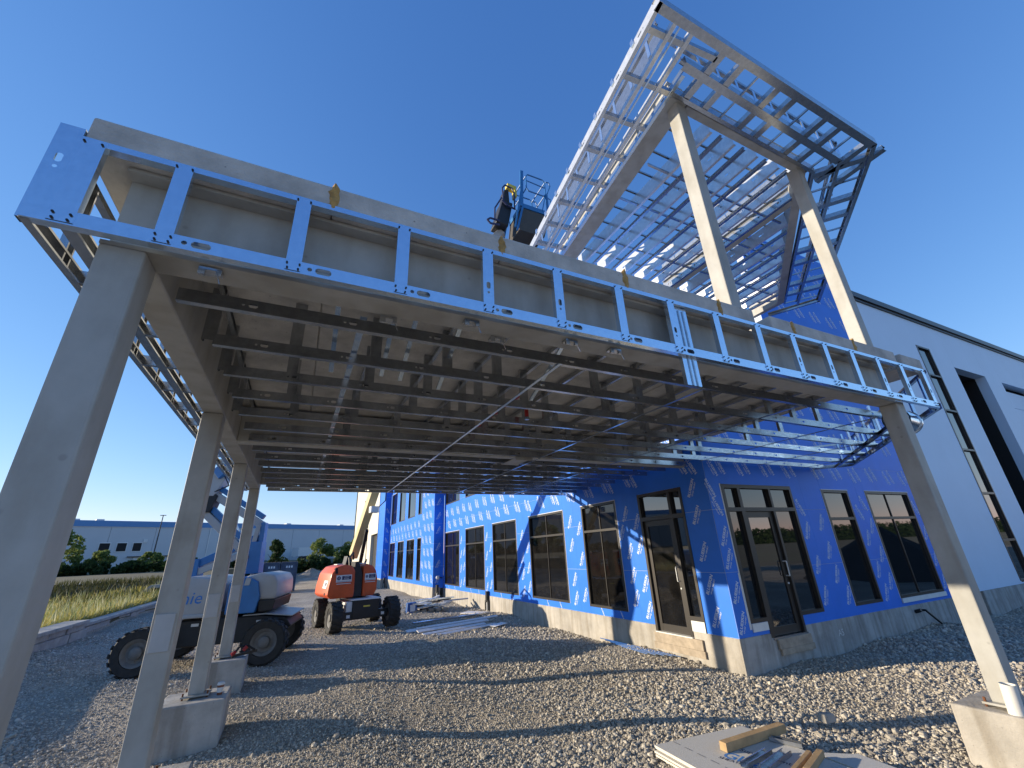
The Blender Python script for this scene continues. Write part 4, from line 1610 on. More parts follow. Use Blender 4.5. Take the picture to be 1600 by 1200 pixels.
m.path([(0.3, -0.2, 1.7), (0.25, -0.24, 1.95), (0.32, -0.24, 2.15), (0.24, -0.2, 2.4)], 0.014, 6)
m.path([(-0.7, -0.2, 3.7), (-0.4, -0.22, 3.85), (-0.55, -0.2, 4.1)], 0.014, 6)
m.build('hydraulic_hose', black_steel, g_)
arm(g_, (0.42, -0.05, 1.75), (-0.30, -0.05, 3.25), 0.07, 0.07, galv, name='cylinder')


def g_local(p):
    c, s = math.cos(math.radians(10.7)), math.sin(math.radians(10.7))
    x, y = p[0] + 1.28, p[1] - 12.9
    return (x * c - y * s, x * s + y * c, p[2])


arm(g_, g_local((-2.0, 12.9, 4.12)), g_local((1.4, 11.05, 7.75)), 0.26, 0.30, lift_blue, name='main_boom')
arm(g_, g_local((1.35, 11.08, 7.70)), g_local((4.55, 9.32, 11.20)), 0.20, 0.23, lift_grey, name='fly_boom')
# platform at the boom tip (seen over the slab)
pf = MB()
T = lambda x, y, z: g_local((x, y, z))
x0, x1, y0, y1, zf, zt = 4.98, 6.02, 8.75, 9.65, 11.98, 13.34
pf.hexa([T(x0, y0, zf - 0.10), T(x1, y0, zf - 0.10), T(x1, y1, zf - 0.10), T(x0, y1, zf - 0.10), T(x0, y0, zf + 0.06), T(x1, y0, zf + 0.06), T(x1, y1, zf + 0.06), T(x0, y1, zf + 0.06)])
pl = pf.build('platform', lift_blue, g_)
m = MB()


def loop(mb, pts, r=0.022, n=8):
    mb.path(pts + [pts[0]], r, n)


rail_y = (y0, y1)
for y in rail_y:
    loop(m, [T(5.20, y, zt - 0.12), T(5.27, y, zt), T(5.82, y, zt), T(5.90, y, zt - 0.1), T(5.90, y, zt - 0.60), T(5.82, y, zt - 0.70), T(5.27, y, zt - 0.70), T(5.20, y, zt - 0.6)])
    m.path([T(5.2, y, zt - 0.28), T(5.9, y, zt - 0.33)], 0.018, 8)
    m.tube(T(5.93, y, zf), T(5.93, y, zt - 0.6), 0.045, 8)
    m.tube(T(5.88, y, zt - 0.68), T(5.72, y, zf), 0.018, 8)
    m.path([T(5.93, y, zt - 0.05), T(6.06, y, zt - 0.02), T(6.10, y, zt - 0.16), T(5.96, y, zt - 0.55)], 0.02, 8)
    m.path([T(5.95, y, zf + 0.65), T(6.07, y, zf + 0.6), T(6.07, y, zf + 0.4), T(5.96, y, zf + 0.2)], 0.016, 8)
for x in (5.2, 5.9):
    m.path([T(x, y0, zt - 0.1), T(x, y1, zt - 0.1)], 0.02, 8)
    m.path([T(x, y0, zt - 0.6), T(x, y1, zt - 0.6)], 0.02, 8)
m.build('guard_rail', lift_blue, g_)
m = MB()
m.bar(T(5.06, y0, 13.4), T(4.98, y0, 11.9), 0.10, 0.05, up=(0, 1, 0))
m.bar(T(4.98, y0, 12.5), T(4.72, y0, 11.0), 0.05, 0.05, up=(0, 1, 0))
m.bar(T(5.02, y0, 11.9), T(4.78, y0, 10.9), 0.06, 0.05, up=(0, 1, 0))
m.bar(T(4.92, y1, 12.1), T(4.70, y1, 11.0), 0.06, 0.05, up=(0, 1, 0))
m.build('platform_mast', lift_blue, g_)
m = MB()
m.hexa([T(4.88, y0 + 0.05, 11.0), T(5.75, y0 + 0.05, 11.0), T(5.75, y1, 11.0), T(4.88, y1, 11.0), T(5.0, y0 + 0.02, 11.86), T(6.0, y0 + 0.02, 11.86), T(6.0, y1, 11.86), T(5.0, y1, 11.86)])
m.build('mesh_tray', wire_mesh, g_)
m = MB()
m.hexa([T(4.22, 9.0, 11.25), T(4.62, 9.0, 11.2), T(4.62, 9.5, 11.2), T(4.22, 9.5, 11.25), T(4.46, 9.0, 12.2), T(4.82, 9.0, 12.2), T(4.82, 9.5, 12.2), T(4.46, 9.5, 12.2)])
m.hexa([T(4.50, 9.05, 12.2), T(4.74, 9.05, 12.2), T(4.74, 9.4, 12.2), T(4.50, 9.4, 12.2), T(4.56, 9.05, 12.72), T(4.72, 9.05, 12.78), T(4.72, 9.4, 12.78), T(4.56, 9.4, 12.72)])
m.build('rotator', black_steel, g_, bevel=0.04)
m = MB()
m.path([T(4.46, 8.95, 12.1), T(4.44, 8.95, 12.62), T(4.54, 8.95, 12.78), T(4.78, 8.95, 12.74), T(4.85, 8.95, 12.55), T(4.84, 8.95, 11.9)], 0.025, 8)
m.path([T(4.40, 8.95, 12.2), T(4.16, 8.95, 11.7), T(4.14, 8.95, 11.25)], 0.025, 8)
m.path([T(4.42, 8.95, 12.1), T(4.6, 8.95, 11.95), T(4.84, 8.95, 11.92)], 0.03, 8)
m.path([T(4.3, 8.95, 11.25), T(4.0, 8.95, 11.25), T(3.9, 8.95, 11.15), T(4.0, 8.95, 11.05), T(4.3, 8.95, 11.1)], 0.03, 8)
m.build('hose_loop', ink_navy, g_)
m = MB()
m.hexa([T(4.66, 9.0, 12.86), T(4.96, 9.0, 12.80), T(4.96, 9.2, 12.80), T(4.66, 9.2, 12.86), T(4.66, 9.0, 12.98), T(4.98, 9.0, 12.95), T(4.98, 9.2, 12.95), T(4.66, 9.2, 12.98)])
m.hexa([T(4.90, 9.0, 12.52), T(4.98, 9.0, 12.52), T(4.98, 9.2, 12.52), T(4.90, 9.2, 12.52), T(4.90, 9.0, 12.80), T(4.98, 9.0, 12.80), T(4.98, 9.2, 12.80), T(4.90, 9.2, 12.80)])
m.build('control_box', yellow, g_, bevel=0.01)

# --- orange lift
j_ = thing('boom_lift', (1.95, 15.9, 0.0), 'orange and black telescopic boom lift with cream boom on the gravel', 'boom lift', 'boom lifts on the gravel', rotz=math.radians(10.0), local=True)


def jwheel(x, y, side):
    # axis along local x: build with axis y then swap coordinates
    t = MB()
    r, hw = 0.43, 0.16
    c = (x, y, r)
    t.ring(c, (1, 0, 0), [(r * 0.60, -hw * 0.9), (r * 0.90, -hw), (r * 0.95, -hw * 0.8), (r * 0.95, hw * 0.8), (r * 0.90, hw), (r * 0.60, hw * 0.9), (r * 0.60, -hw * 0.9)], 32)
    n = 18
    for k in range(n):
        for s in (-1, 1):
            a = 2 * math.pi * (k + (0.5 if s > 0 else 0)) / n
            da = 0.075
            pts = []
            for rr in (r * 0.935, r * 1.0):
                for (aa, xx) in ((a - da, s * hw * 1.01), (a + da, s * hw * 1.01), (a + da * 2.2, s * hw * 0.08), (a + da * 0.2, s * hw * 0.08)):
                    pts.append((x + xx, y + rr * math.cos(aa), r + rr * math.sin(aa)))
            t.hexa(pts)
    wh = t.build('wheel', rubber, j_)
    m = MB()
    m.ring(c, (side, 0, 0), [(r * 0.61, hw * 0.70), (r * 0.58, hw * 0.82), (r * 0.48, hw * 0.62), (r * 0.40, hw * 0.40), (r * 0.25, hw * 0.42), (r * 0.22, hw * 0.85), (0.001, hw * 0.88)], 24)
    m.ring(c, (-side, 0, 0), [(r * 0.61, hw * 0.7), (0.001, hw * 0.5)], 16)
    m.build('rim', rim_grey, wh, smooth=True)


for (x, y) in ((-0.86, -0.86), (0.86, -0.86), (-0.86, 0.84), (0.86, 0.84)):
    jwheel(x, y, -1 if x < 0 else 1)
m = MB()
m.box((-0.38, -0.98, 0.34), (0.42, 0.95, 0.83))
ch_ = m.build('chassis', black_steel, j_, bevel=0.015)
m = MB()
m.box((-0.70, -0.96, 0.32), (0.72, -0.76, 0.54))
m.box((-0.70, 0.74, 0.32), (0.72, 0.94, 0.54))
m.build('axle', black_steel, j_, bevel=0.01)
m = MB()
m.box((-0.56, -0.94, 0.42), (-0.385, -0.1, 0.81))
m.build('tool_box', white_plate, j_, bevel=0.01)
m = MB()
m.box((-0.42, -1.0, 0.835), (0.46, 0.2, 0.87))
m.build('deck_plate', white_plate, j_)
m = MB()
m.box((-0.06, -0.992, 0.64), (0.14, -0.981, 0.68))
m.build('data_plate', yellow, j_)
for x in (-0.54, 0.50):
    m = MB()
    m.box((x, -0.972, 0.38), (x + 0.1, -0.961, 0.46))
    m.build('decal_plate', white_plate, j_)
m = MB()
m.tube((-0.1, 0.05, 0.87), (-0.1, 0.05, 0.95), 0.42, 20)
m.build('turntable', black_steel, j_)


def jhood(prof, y0, y1, rake):
    mb = MB()
    mb.prism(prof, lambda a, b: (a, y0 + rake * max(0, b - 1.35), b), lambda a, b: (a, y1 - rake * max(0, b - 1.35), b))
    return mb.build('hood', orange, j_, bevel=0.035, segs=3, smooth=True)


hl = jhood([(-1.00, 0.92), (-0.33, 0.92), (-0.315, 1.10), (-0.315, 1.66), (-0.40, 1.80), (-0.62, 1.85), (-0.86, 1.80), (-1.01, 1.62), (-1.08, 1.25), (-1.10, 1.02)], -0.78, 0.85, 0.13)
hr = jhood([(-0.04, 0.92), (0.32, 0.92), (0.40, 1.08), (0.41, 1.40), (0.36, 1.64), (0.26, 1.78), (0.05, 1.85), (-0.04, 1.78)], -0.72, 0.85, 0.13)
m = MB()
m.prism([(-0.32, 0.92), (-0.05, 0.92), (-0.05, 1.50), (-0.12, 1.72), (-0.20, 1.92), (-0.32, 1.92), (-0.32, 1.6)], lambda a, b: (a, -0.66, b), lambda a, b: (a, 0.8, b))
m.build('turret', black_steel, j_, bevel=0.015)
for (hd, cx, cy, w) in ((hl, -0.655, -0.786, 0.46), (hr, 0.17, -0.726, 0.34)):
    m = MB()
    m.box((cx - w / 2, cy - 0.004, 1.36), (cx + w / 2, cy + 0.004, 1.56))
    pl_ = m.build('decal_plate', white_plate, hd)
    t = MB()
    t.tube((cx - w * 0.33, cy - 0.0045, 1.475), (cx - w * 0.33, cy - 0.0075, 1.475), w * 0.12, 20)
    t.box((cx - w * 0.13, cy - 0.0075, 1.425), (cx + w * 0.46, cy - 0.0045, 1.53))
    t.box((cx - w * 0.46, cy - 0.007, 1.375), (cx + w * 0.46, cy - 0.0045, 1.383))
    t.build('decal_print', ink_navy, hd)
    t = MB()
    add_text(t, 'United', 0.055 * w / 0.5, lambda x, y: (cx + w * 0.16 + x, cy - 0.009, 1.503 + y), bold=0.01)
    add_text(t, 'Rentals', 0.055 * w / 0.5, lambda x, y: (cx + w * 0.16 + x, cy - 0.009, 1.452 + y), bold=0.01)
    t.box((cx - w * 0.345, cy - 0.0105, 1.445), (cx - w * 0.315, cy - 0.008, 1.505))
    t.box((cx - w * 0.46, cy - 0.006, 1.305), (cx + w * 0.46, cy - 0.001, 1.325))
    t.build('decal_lettering', white_plate, hd, recalc=False)
m = MB()
m.quad((-1.097, -0.55, 1.20), (-1.097, -0.10, 1.20), (-1.050, -0.10, 1.42), (-1.050, -0.55, 1.42))
m.build('decal_plate', white_plate, hl)
m = MB()
m.tube((-1.065, -0.40, 1.31), (-1.082, -0.40, 1.31), 0.055, 14)
m.build('decal_print', ink_navy, hl)
m = MB()
m.prism([(-0.92, 1.60), (-0.83, 1.60), (-0.84, 1.76), (-0.88, 1.79), (-0.93, 1.74)], lambda a, b: (a, -0.77 + 0.13 * max(0, b - 1.35) - 0.01, b), lambda a, b: (a, -0.6, b))
m.build('hood_vent', dark_int, hl, bevel=0.01)
m = MB()
m.box((-1.108, -0.5, 1.02), (-1.07, -0.38, 1.08))
m.build('lamp', black_steel, hl)
for dx in (-0.72, 0.02):
    m = MB()
    m.box((dx, -0.1, 1.845), (dx + 0.18, 0.3, 1.872))
    m.build('top_plate', white_plate, j_)


def j_local(p):
    c, s = math.cos(math.radians(10.0)), math.sin(math.radians(10.0))
    x, y = p[0] - 1.95, p[1] - 15.9
    return (x * c + y * s, -x * s + y * c, p[2])


tip_ = (2.30, 12.9, 5.95)
base_ = (1.90, 17.3, 2.12)
arm(j_, j_local(base_), j_local((2.17, 14.9, 4.25)), 0.26, 0.30, boom_cream, name='main_boom')
arm(j_, j_local((2.16, 15.0, 4.16)), j_local(tip_), 0.19, 0.22, boom_cream, name='fly_boom')
a_, b2_ = Vector(j_local((2.03, 17.0, 2.08))), Vector(j_local((2.15, 15.1, 3.72)))
arm(j_, tuple(a_ + Vector((0.05, -0.1, -0.32))), tuple(a_ + (b2_ - a_) * 0.62 + Vector((0, 0, -0.2))), 0.11, 0.11, black_steel, name='lift_cylinder')
m = MB()
m.box((b2_.x - 0.10, b2_.y - 0.12, b2_.z - 0.32), (b2_.x + 0.16, b2_.y + 0.1, b2_.z - 0.12))
m.build('cable_tray', white_plate, j_)
m = MB()
m.path([tuple(b2_ + Vector((0.17, 0, -0.15))), tuple(b2_ + Vector((0.3, -0.3, 0.05))), tuple(b2_ + Vector((0.16, -0.7, 0.7)))], 0.018, 6)
m.path([(-0.35, -0.2, 1.8), (-0.36, -0.1, 2.05), (-0.16, 0.2, 2.2), (-0.05, 0.5, 2.0)], 0.03, 8)
m.path([(0.22, 0.1, 1.80), (0.26, 0.1, 1.98)], 0.035, 8)
m.build('hydraulic_hose', black_steel, j_)
m = MB()
m.prism([(-0.42, 1.80), (-0.24, 1.85), (-0.26, 2.08), (-0.36, 2.10)], lambda a, b: (a, 0.1, b), lambda a, b: (a, 0.5, b))
m.build('boom_bracket', black_steel, j_)

# ------------------------------------------------------------------ small things near by
m = MB()
m.ring((-0.655, 7.50, 0.46), (0, 0, 1), [(0.001, 0.002), (0.028, 0.002), (0.041, 0.112), (0.040, 0.114), (0.001, 0.114)], 18)
cup = thing('coffee_cup', (-0.655, 7.50, 0.46), 'brown takeaway coffee cup with white lid on the pier corner', 'coffee cup')
m.build('cup_body', paper_brown, cup, smooth=True)
m = MB()
m.ring((-0.655, 7.50, 0.46), (0, 0, 1), [(0.044, 0.110), (0.045, 0.122), (0.039, 0.128), (0.037, 0.138), (0.001, 0.138)], 18)
m.build('lid', white_plate, cup, smooth=True)
m = MB()
m.ring((-0.655, 7.50, 0.46), (0, 0, 1), [(0.0335, 0.03), (0.0395, 0.085)], 18)
m.build('sleeve', white_plate, cup, smooth=True)

cl = thing('bar_clamp', (-0.66, 10.1, 0.46), 'black and red clamp lying on the rear pier beside the column', 'clamp')
m = MB()
m.bar((-0.80, 10.02, 0.49), (-0.42, 10.18, 0.52), 0.05, 0.04)
m.path([(-0.78, 10.05, 0.5), (-0.70, 10.08, 0.62), (-0.58, 10.1, 0.63), (-0.45, 10.12, 0.54)], 0.02, 6)
m.build('clamp_bar', black_steel, cl)
m = MB()
m.tube((-0.80, 10.0, 0.52), (-0.74, 10.02, 0.56), 0.03, 8)
m.tube((-0.63, 10.05, 0.56), (-0.58, 10.06, 0.62), 0.03, 8)
m.build('clamp_grip', red_paint, cl)

pp = MB()
c0, c1 = (5.985, 2.215, 0.455), (5.985, 2.20, 0.69)
pp.tube(c0, c1, 0.057, 24, caps=False)
pp.tube(c0, c1, 0.051, 24, caps=False)
pp.ring(c1, (0, 0, 1), [(0.051, 0), (0.057, 0)], 24)
solo(pp, 'plastic_pipe', pvc, (5.985, 2.215, 0.46), 'short white plastic pipe standing on the sunlit right pier', 'pipe', smooth=True)

# galvanised duct stub by the right end of the fascia
dt = thing('duct_stub', (6.75, 2.5, 3.42), 'short round galvanised duct hanging at the right end of the canopy', 'duct')
m = MB()
m.ring((6.72, 2.52, 3.36), (1, 0.12, 0), [(0.145, 0.0), (0.145, 0.36), (0.158, 0.362), (0.158, 0.40), (0.145, 0.402), (0.145, 0.43), (0.13, 0.43), (0.13, 0.0)], 28)
m.build('duct_body', galv, dt, smooth=True)
m = MB()
m.box((6.66, 2.53, 3.535), (6.72, 2.58, 3.88))
m.box((6.92, 2.57, 3.535), (6.96, 2.62, 3.88))
m.build('duct_strap', galv_dull, dt)

# sprinkler pipe
sp = thing('sprinkler_pipe', (2.26, 4.2, 3.5), 'dark red sprinkler pipe dropping between the soffit studs', 'pipe')
m = MB()
m.tube((2.27, 4.2, 3.47), (2.27, 4.2, 3.80), 0.024, 10)
m.tube((2.27, 4.2, 3.80), (2.29, 9.6, 3.81), 0.024, 10)
m.build('pipe_run', red_paint, sp)
m = MB()
m.tube((2.27, 4.2, 3.44), (2.27, 4.2, 3.47), 0.03, 10)
m.build('sprinkler_head', galv, sp)

# ------------------------------------------------------------------ stack of sheathing boards in the foreground


def board(poly, z0, z1, name, mats, label, cat, group):
    mb = MB()
    n = len(poly)
    i = mb.verts([(x, y, z0) for x, y in poly] + [(x, y, z1) for x, y in poly])
    mb.cur = 0
    mb.face(*range(i + n, i + 2 * n))
    mb.cur = 1
    mb.face(*range(i + n - 1, i - 1, -1))
    for k in range(n):
        q = (k + 1) % n
        mb.face(i + k, i + q, i + n + q, i + n + k)
    return solo(mb, name, mats, (poly[0][0], poly[0][1], z0), label, cat, group)


BX = [(3.53, 4.22), (4.66, 4.08), (4.56, 1.9), (3.42, 1.9)]
for k in range(5):
    dx = [0.0, 0.03, -0.02, 0.02, 0.0][k]
    z0 = 0.025 + k * 0.0185
    board([(x + dx, y + dx * 0.6) for x, y in BX], z0, z0 + 0.017, 'sheathing_board', [board_face, board_edge],
          ['grey sheathing board at the very bottom of the foreground stack', 'second lowest grey sheathing board of the foreground stack', 'middle grey sheathing board of the five in the foreground stack', 'grey sheathing board just under the printed top board of the stack', 'printed top board of the sheathing stack in the foreground'][k],
          'sheathing board', 'sheathing boards stacked on the gravel')
ZB = 0.025 + 5 * 0.0185 - 0.0015 + 0.0016
tb = MB()
e1 = (Vector(BX[3]) - Vector(BX[0])).normalized()
e2 = (Vector(BX[1]) - Vector(BX[0])).normalized()
top_board = [o for o in bpy.data.objects if o.get('label', '').startswith('printed top board')][0]


def onb(x, y, ox, oy):
    # text runs along the board's length, read from the near left
    d = Vector((0.26, -0.965)).normalized()
    n = Vector((0.965, 0.26)).normalized()
    p = Vector((ox, oy)) + d * x + n * y
    return (p.x, p.y, ZB)


add_text(tb, 'Glas', 0.185, lambda x, y: onb(x, y, 3.93, 3.72), bold=0.012, align='LEFT')
tb.build('board_lettering', ink_blue, top_board, recalc=False)
tb = MB()
add_text(tb, 'SHEATHING', 0.062, lambda x, y: onb(x, y, 3.845, 3.70), bold=0.008, align='LEFT')
add_text(tb, 'Support joint', 0.085, lambda x, y: onb(x, y, 4.14, 3.70), bold=0.004, align='LEFT')
for k in range(9):
    p = Vector((3.74, 4.18)) + Vector((-0.02, -1)) * (k * 0.16)
    q = p + Vector((0, -0.10))
    tb.quad((p.x, p.y, ZB), (p.x + 0.006, p.y, ZB), (q.x + 0.006, q.y, ZB), (q.x, q.y, ZB))
tb.build('board_marking', ink_dark, top_board, recalc=False)


def stick(name, p, q, w, h, m, label, cat, group=None, up=(0, 0, 1)):
    mb = MB()
    mb.bar(p, q, w, h, up=up)
    return solo(mb, name, m, tuple((Vector(p) + Vector(q)) / 2), label, cat, group, bevel=0.004)


ZT = ZB
stick('lumber_stick', (3.97, 3.745, ZT + 0.040), (4.86, 3.735, ZT + 0.042), 0.085, 0.075, wood, 'brown lumber block lying across the printed board, nearest the gravel', 'lumber', 'lumber blocks on the boards')
stick('lumber_stick', (4.10, 3.14, ZT + 0.022), (4.56, 3.28, ZT + 0.022), 0.04, 0.038, wood, 'left of two thin lumber sticks at the bottom edge of the photo', 'lumber', 'lumber blocks on the boards')
stick('lumber_stick', (4.16, 3.06, ZT + 0.03), (4.62, 3.21, ZT + 0.03), 0.055, 0.055, wood, 'right of two thin lumber sticks at the bottom edge of the photo', 'lumber', 'lumber blocks on the boards')


def stud_offcut(p, q, w, label, up=(0, 0, 1)):
    p, q = Vector(p), Vector(q)
    d = q - p
    L = d.length
    d.normalize()
    s = Vector(up).cross(d).normalized()
    me = stud_mesh('stud_offcut', galv_dull, L, w, 0.035, axes=(tuple(d), tuple(s), up), holes=False)
    o = put('stud_offcut', me, None, p)
    return tag(o, label, 'metal offcut', 'steel stud offcuts on the boards')


stud_offcut((4.70, 3.42, ZT + 0.003), (4.60, 3.69, ZT + 0.003), 0.07, 'steel stud offcut lying under the end of the lumber block')
stud_offcut((3.86, 3.40, ZT + 0.003), (4.30, 3.47, ZT + 0.003), 0.07, 'left bent steel stud offcut beside the blue lettering')
stud_offcut((3.98, 3.27, ZT + 0.003), (4.42, 3.36, ZT + 0.003), 0.085, 'wide steel stud offcut between the blue lettering and lumber sticks')
# white-edged board ends to the right of the stack
for k in range(4):
    z0 = 0.02 + k * 0.02
    board([(4.70, 3.40 - 0.02 * k), (5.0, 3.16 - 0.02 * k), (4.95, 2.3), (4.66, 2.3)], z0, z0 + 0.0185, 'board_offcut', [board_face, board_edge],
          ['lowest', 'second', 'third', 'topmost'][k] + ' white-edged board offcut right of the printed boards', 'board offcut', 'board offcuts right of the stack')
m = MB()
m.hexa([(5.76, 3.84, 0.0), (5.93, 3.82, 0.0), (5.95, 3.93, 0.0), (5.78, 3.96, 0.0), (5.77, 3.85, 0.085), (5.92, 3.83, 0.08), (5.94, 3.92, 0.075), (5.79, 3.95, 0.085)])
solo(m, 'stone_block', concrete_pale, (5.85, 3.88, 0), 'broken square concrete lump lying on the gravel in the shadow stripe', 'concrete lump', bevel=0.01)

# offcut strips in the middle distance
STR = [((3.35, 13.45, 0.10), (6.05, 13.95, 0.13), 0.10, 'topmost long bent white strip on the offcut pile'),
       ((3.30, 13.15, 0.07), (5.6, 13.65, 0.09), 0.14, 'white strip second from the top of the offcut pile'),
       ((3.35, 12.75, 0.045), (5.35, 13.25, 0.06), 0.12, 'white strip in the middle of the offcut pile'),
       ((3.55, 12.45, 0.035), (5.6, 13.0, 0.05), 0.11, 'front white strip of the offcut pile, nearest the viewer'),
       ((3.10, 13.65, 0.03), (4.6, 13.9, 0.05), 0.16, 'short white strip at the back of the offcut pile')]
for (p, q, w, lab) in STR:
    stick('white_strip', p, q, w, 0.022, strip_white, lab, 'strip', 'white strips on the gravel', up=(-0.25, -0.35, 1))
stick('grey_channel', (3.55, 14.75, 0.07), (6.35, 15.15, 0.09), 0.16, 0.05, galv_dull, 'long grey metal channel lying behind the white strips', 'metal channel')
stick('white_board', (5.75, 16.2, 0.05), (6.25, 15.45, 0.05), 0.5, 0.03, strip_white, 'flat white board lying by the sunlit foundation', 'board')
stick('white_board', (5.3, 12.6, 0.06), (5.75, 12.75, 0.09), 0.28, 0.012, white_plate, 'small crumpled white sheet in front of the strips', 'board')
# debris heap on a pallet
deb = thing('debris_heap', (5.0, 18.3, 0), 'heap of metal cut pieces on a pallet beside the building', 'debris')
rr = random.Random(5)
for k in range(16):
    m = MB()
    a = rr.uniform(-0.3, 0.9)
    L = rr.uniform(0.35, 1.1)
    x, y, z = 4.7 + rr.uniform(-0.5, 0.9), 18.3 + rr.uniform(-0.6, 0.6), 0.10 + 0.02 * k
    m.bar((x, y, z), (x + L * math.cos(a), y + L * math.sin(a), z + rr.uniform(-0.05, 0.1)), 0.10, 0.05)
    m.build('metal_piece', rr.choice([white_plate, galv, black_steel, strip_white]), deb)
m = MB()
for k in range(5):
    m.box((4.3 + k * 0.28, 17.7, 0.02), (4.48 + k * 0.28, 18.9, 0.10))
m.build('pallet_board', wood_grey, deb)
m = MB()
m.hexa([(4.02, 17.75, 0.0), (4.40, 17.70, 0.0), (4.42, 18.05, 0.0), (4.04, 18.1, 0.0), (4.05, 17.78, 0.36), (4.38, 17.74, 0.38), (4.40, 18.02, 0.38), (4.06, 18.06, 0.36)])
crate = thing('blue_crate', (4.2, 17.9, 0), 'small blue plastic crate at the left end of the debris heap', 'crate')
m.build('crate_body', blue_plastic, crate, bevel=0.02)
m = MB()
m.quad((4.14, 17.728, 0.08), (4.33, 17.712, 0.08), (4.33, 17.726, 0.30), (4.14, 17.742, 0.30))
m.build('crate_label', white_plate, crate)
m = MB()
m.tube((4.1, 20.2, 0.07), (4.32, 20.1, 0.07), 0.06, 10)
solo(m, 'paper_roll', white_plate, (4.2, 20.15, 0.0), 'small white roll lying on gravel behind the orange lift', 'roll')
# thin conduits lying along the wall
for k in range(5):
    m = MB()
    m.tube((6.62 - 0.05 * k, 9.3 - 0.25 * k, 0.055), (6.66 - 0.09 * k, 6.9 + 0.12 * k, 0.06 + 0.004 * k), 0.011, 6)
    solo(m, 'conduit_rod', galv, (6.6 - 0.05 * k, 8.1, 0.05), ['thin metal conduit closest to the sunlit foundation under the side door', 'second thin conduit from the sunlit foundation under the side door', 'middle one of five thin conduits along the sunlit foundation', 'second outermost thin conduit of the bundle along the foundation', 'outermost thin conduit of the bundle, farthest from the foundation'][k], 'conduit', 'conduits lying along the foundation')
# dark pipes at the wall foot
for i, (x, y, lab) in enumerate(((6.70, 16.36, 'black drain pipe with white boot at the foot of the sunlit wall between windows'), (6.42, 22.05, 'black drain pipe with white boot at the foot of the dark blue step'), (6.0, 34.05, 'far black drain pipe at the foot of the last blue step'))):
    dp = thing('drain_pipe', (x, y, 0), lab, 'drain pipe', 'drain pipes at the wall foot')
    m = MB()
    m.tube((x, y, 0.30), (x, y, 0.66), 0.07, 10)
    m.tube((x + 0.02, y - 0.07, 0.02), (x + 0.02, y - 0.07, 0.35), 0.035, 8)
    m.tube((x - 0.03, y + 0.07, 0.02), (x - 0.03, y + 0.07, 0.35), 0.04, 8)
    m.build('pipe_body', black_steel, dp)
    m = MB()
    m.tube((x, y, 0.0), (x, y, 0.31), 0.03, 8)
    m.build('pipe_boot', white_plate, dp)
fl_ = thing('flood_light', (6.40, 22.12, 0.95), 'round white lamp on the dark blue step of the wall', 'lamp')
m = MB()
m.ring((6.46, 22.19, 0.98), (0, -1, 0), [(0.09, 0.0), (0.09, 0.07), (0.07, 0.1), (0.001, 0.1)], 16)
m.build('lamp_body', white_plate, fl_, smooth=True)
m = MB()
m.tube((6.55, 22.16, 0.98), (6.70, 22.12, 0.95), 0.02, 8)
m.build('lamp_arm', black_steel, fl_)
# black pipe stub on the shaded foundation
sb = MB()
sb.path([(12.55, 5.61, 0.42), (12.55, 5.48, 0.43), (12.72, 5.46, 0.30), (12.98, 5.46, 0.14)], 0.022, 8)
sb.tube((12.42, 5.62, 0.40), (12.42, 5.50, 0.44), 0.035, 8)
solo(sb, 'cable_stub', black_steel, (12.6, 5.5, 0.3), 'black cable stub sticking out of the shaded foundation on the right', 'cable')

# ------------------------------------------------------------------ left background
rw = thing('retaining_wall', (-5.35, 10.0, 0), 'low limestone retaining wall along the grass with pale cap stones', 'retaining wall')
y = 9.0
k = 0
rr = random.Random(9)
while y < 30:
    L = rr.uniform(0.9, 1.5)
    near = y < 17.0
    top = 0.60 if near else 0.47
    xo = -5.18 if near else -5.36
    m = MB()
    m.box((-5.75, y + 0.01, top), (xo, y + L - 0.01, top + 0.09))
    m.build('cap_stone', lime, rw, bevel=0.015)
    z = -0.1
    for c, hgt in enumerate((0.28, 0.26, 0.2)):
        if z >= top - 0.02:
            break
        z1 = min(top, z + hgt)
        m = MB()
        sx = rr.uniform(0.0, 0.05)
        m.box((-5.70, y + 0.012 + 0.3 * (c % 2), z + 0.004), (xo - 0.07 - sx, y + L - 0.012 + 0.3 * (c % 2), z1 - 0.004))
        m.build('wall_stone', lime, rw, bevel=0.02)
        z = z1
    y += L
    k += 1

# road on the bank
m = MB()
pts = [(-60, 33.2), (-30, 33.4), (-14, 32.8), (-9.5, 32.4), (-6.0, 32.6)]
for (xa, ya), (xb, yb) in zip(pts[:-1], pts[1:]):
    n = 6
    for q in range(n):
        t0, t1 = q / n, (q + 1) / n
        p0 = (xa + (xb - xa) * t0, ya + (yb - ya) * t0)
        p1 = (xa + (xb - xa) * t1, ya + (yb - ya) * t1)
        zz = lambda p, d: float(ground_z(p[0], p[1] + d)) + 0.03
        rows = [-0.6, 0.4, 1.4, 2.4, 3.4]
        for d0, d1 in zip(rows[:-1], rows[1:]):
            m.quad((p0[0], p0[1] + d0, zz(p0, d0)), (p1[0], p1[1] + d0, zz(p1, d0)), (p1[0], p1[1] + d1, zz(p1, d1)), (p0[0], p0[1] + d1, zz(p0, d1)))
o = m.build('road', asphalt, None)
tag(o, kind='structure')

# culvert head wall
cv = thing('culvert', (-6.5, 28.9, 0.5), 'pale concrete culvert head wall set into the grassy bank', 'culvert')
m = MB()
m.prism([(-7.1, 0.45), (-6.9, 0.75), (-6.35, 1.22), (-4.9, 1.26), (-4.9, 0.40)], lambda a, b: (a, 28.9, b), lambda a, b: (a, 29.3, b))
m.build('head_wall', concrete_pale, cv)
m = MB()
m.box((-6.25, 28.86, 0.55), (-5.2, 28.898, 1.08))
m.build('culvert_mouth', dark_int, cv)


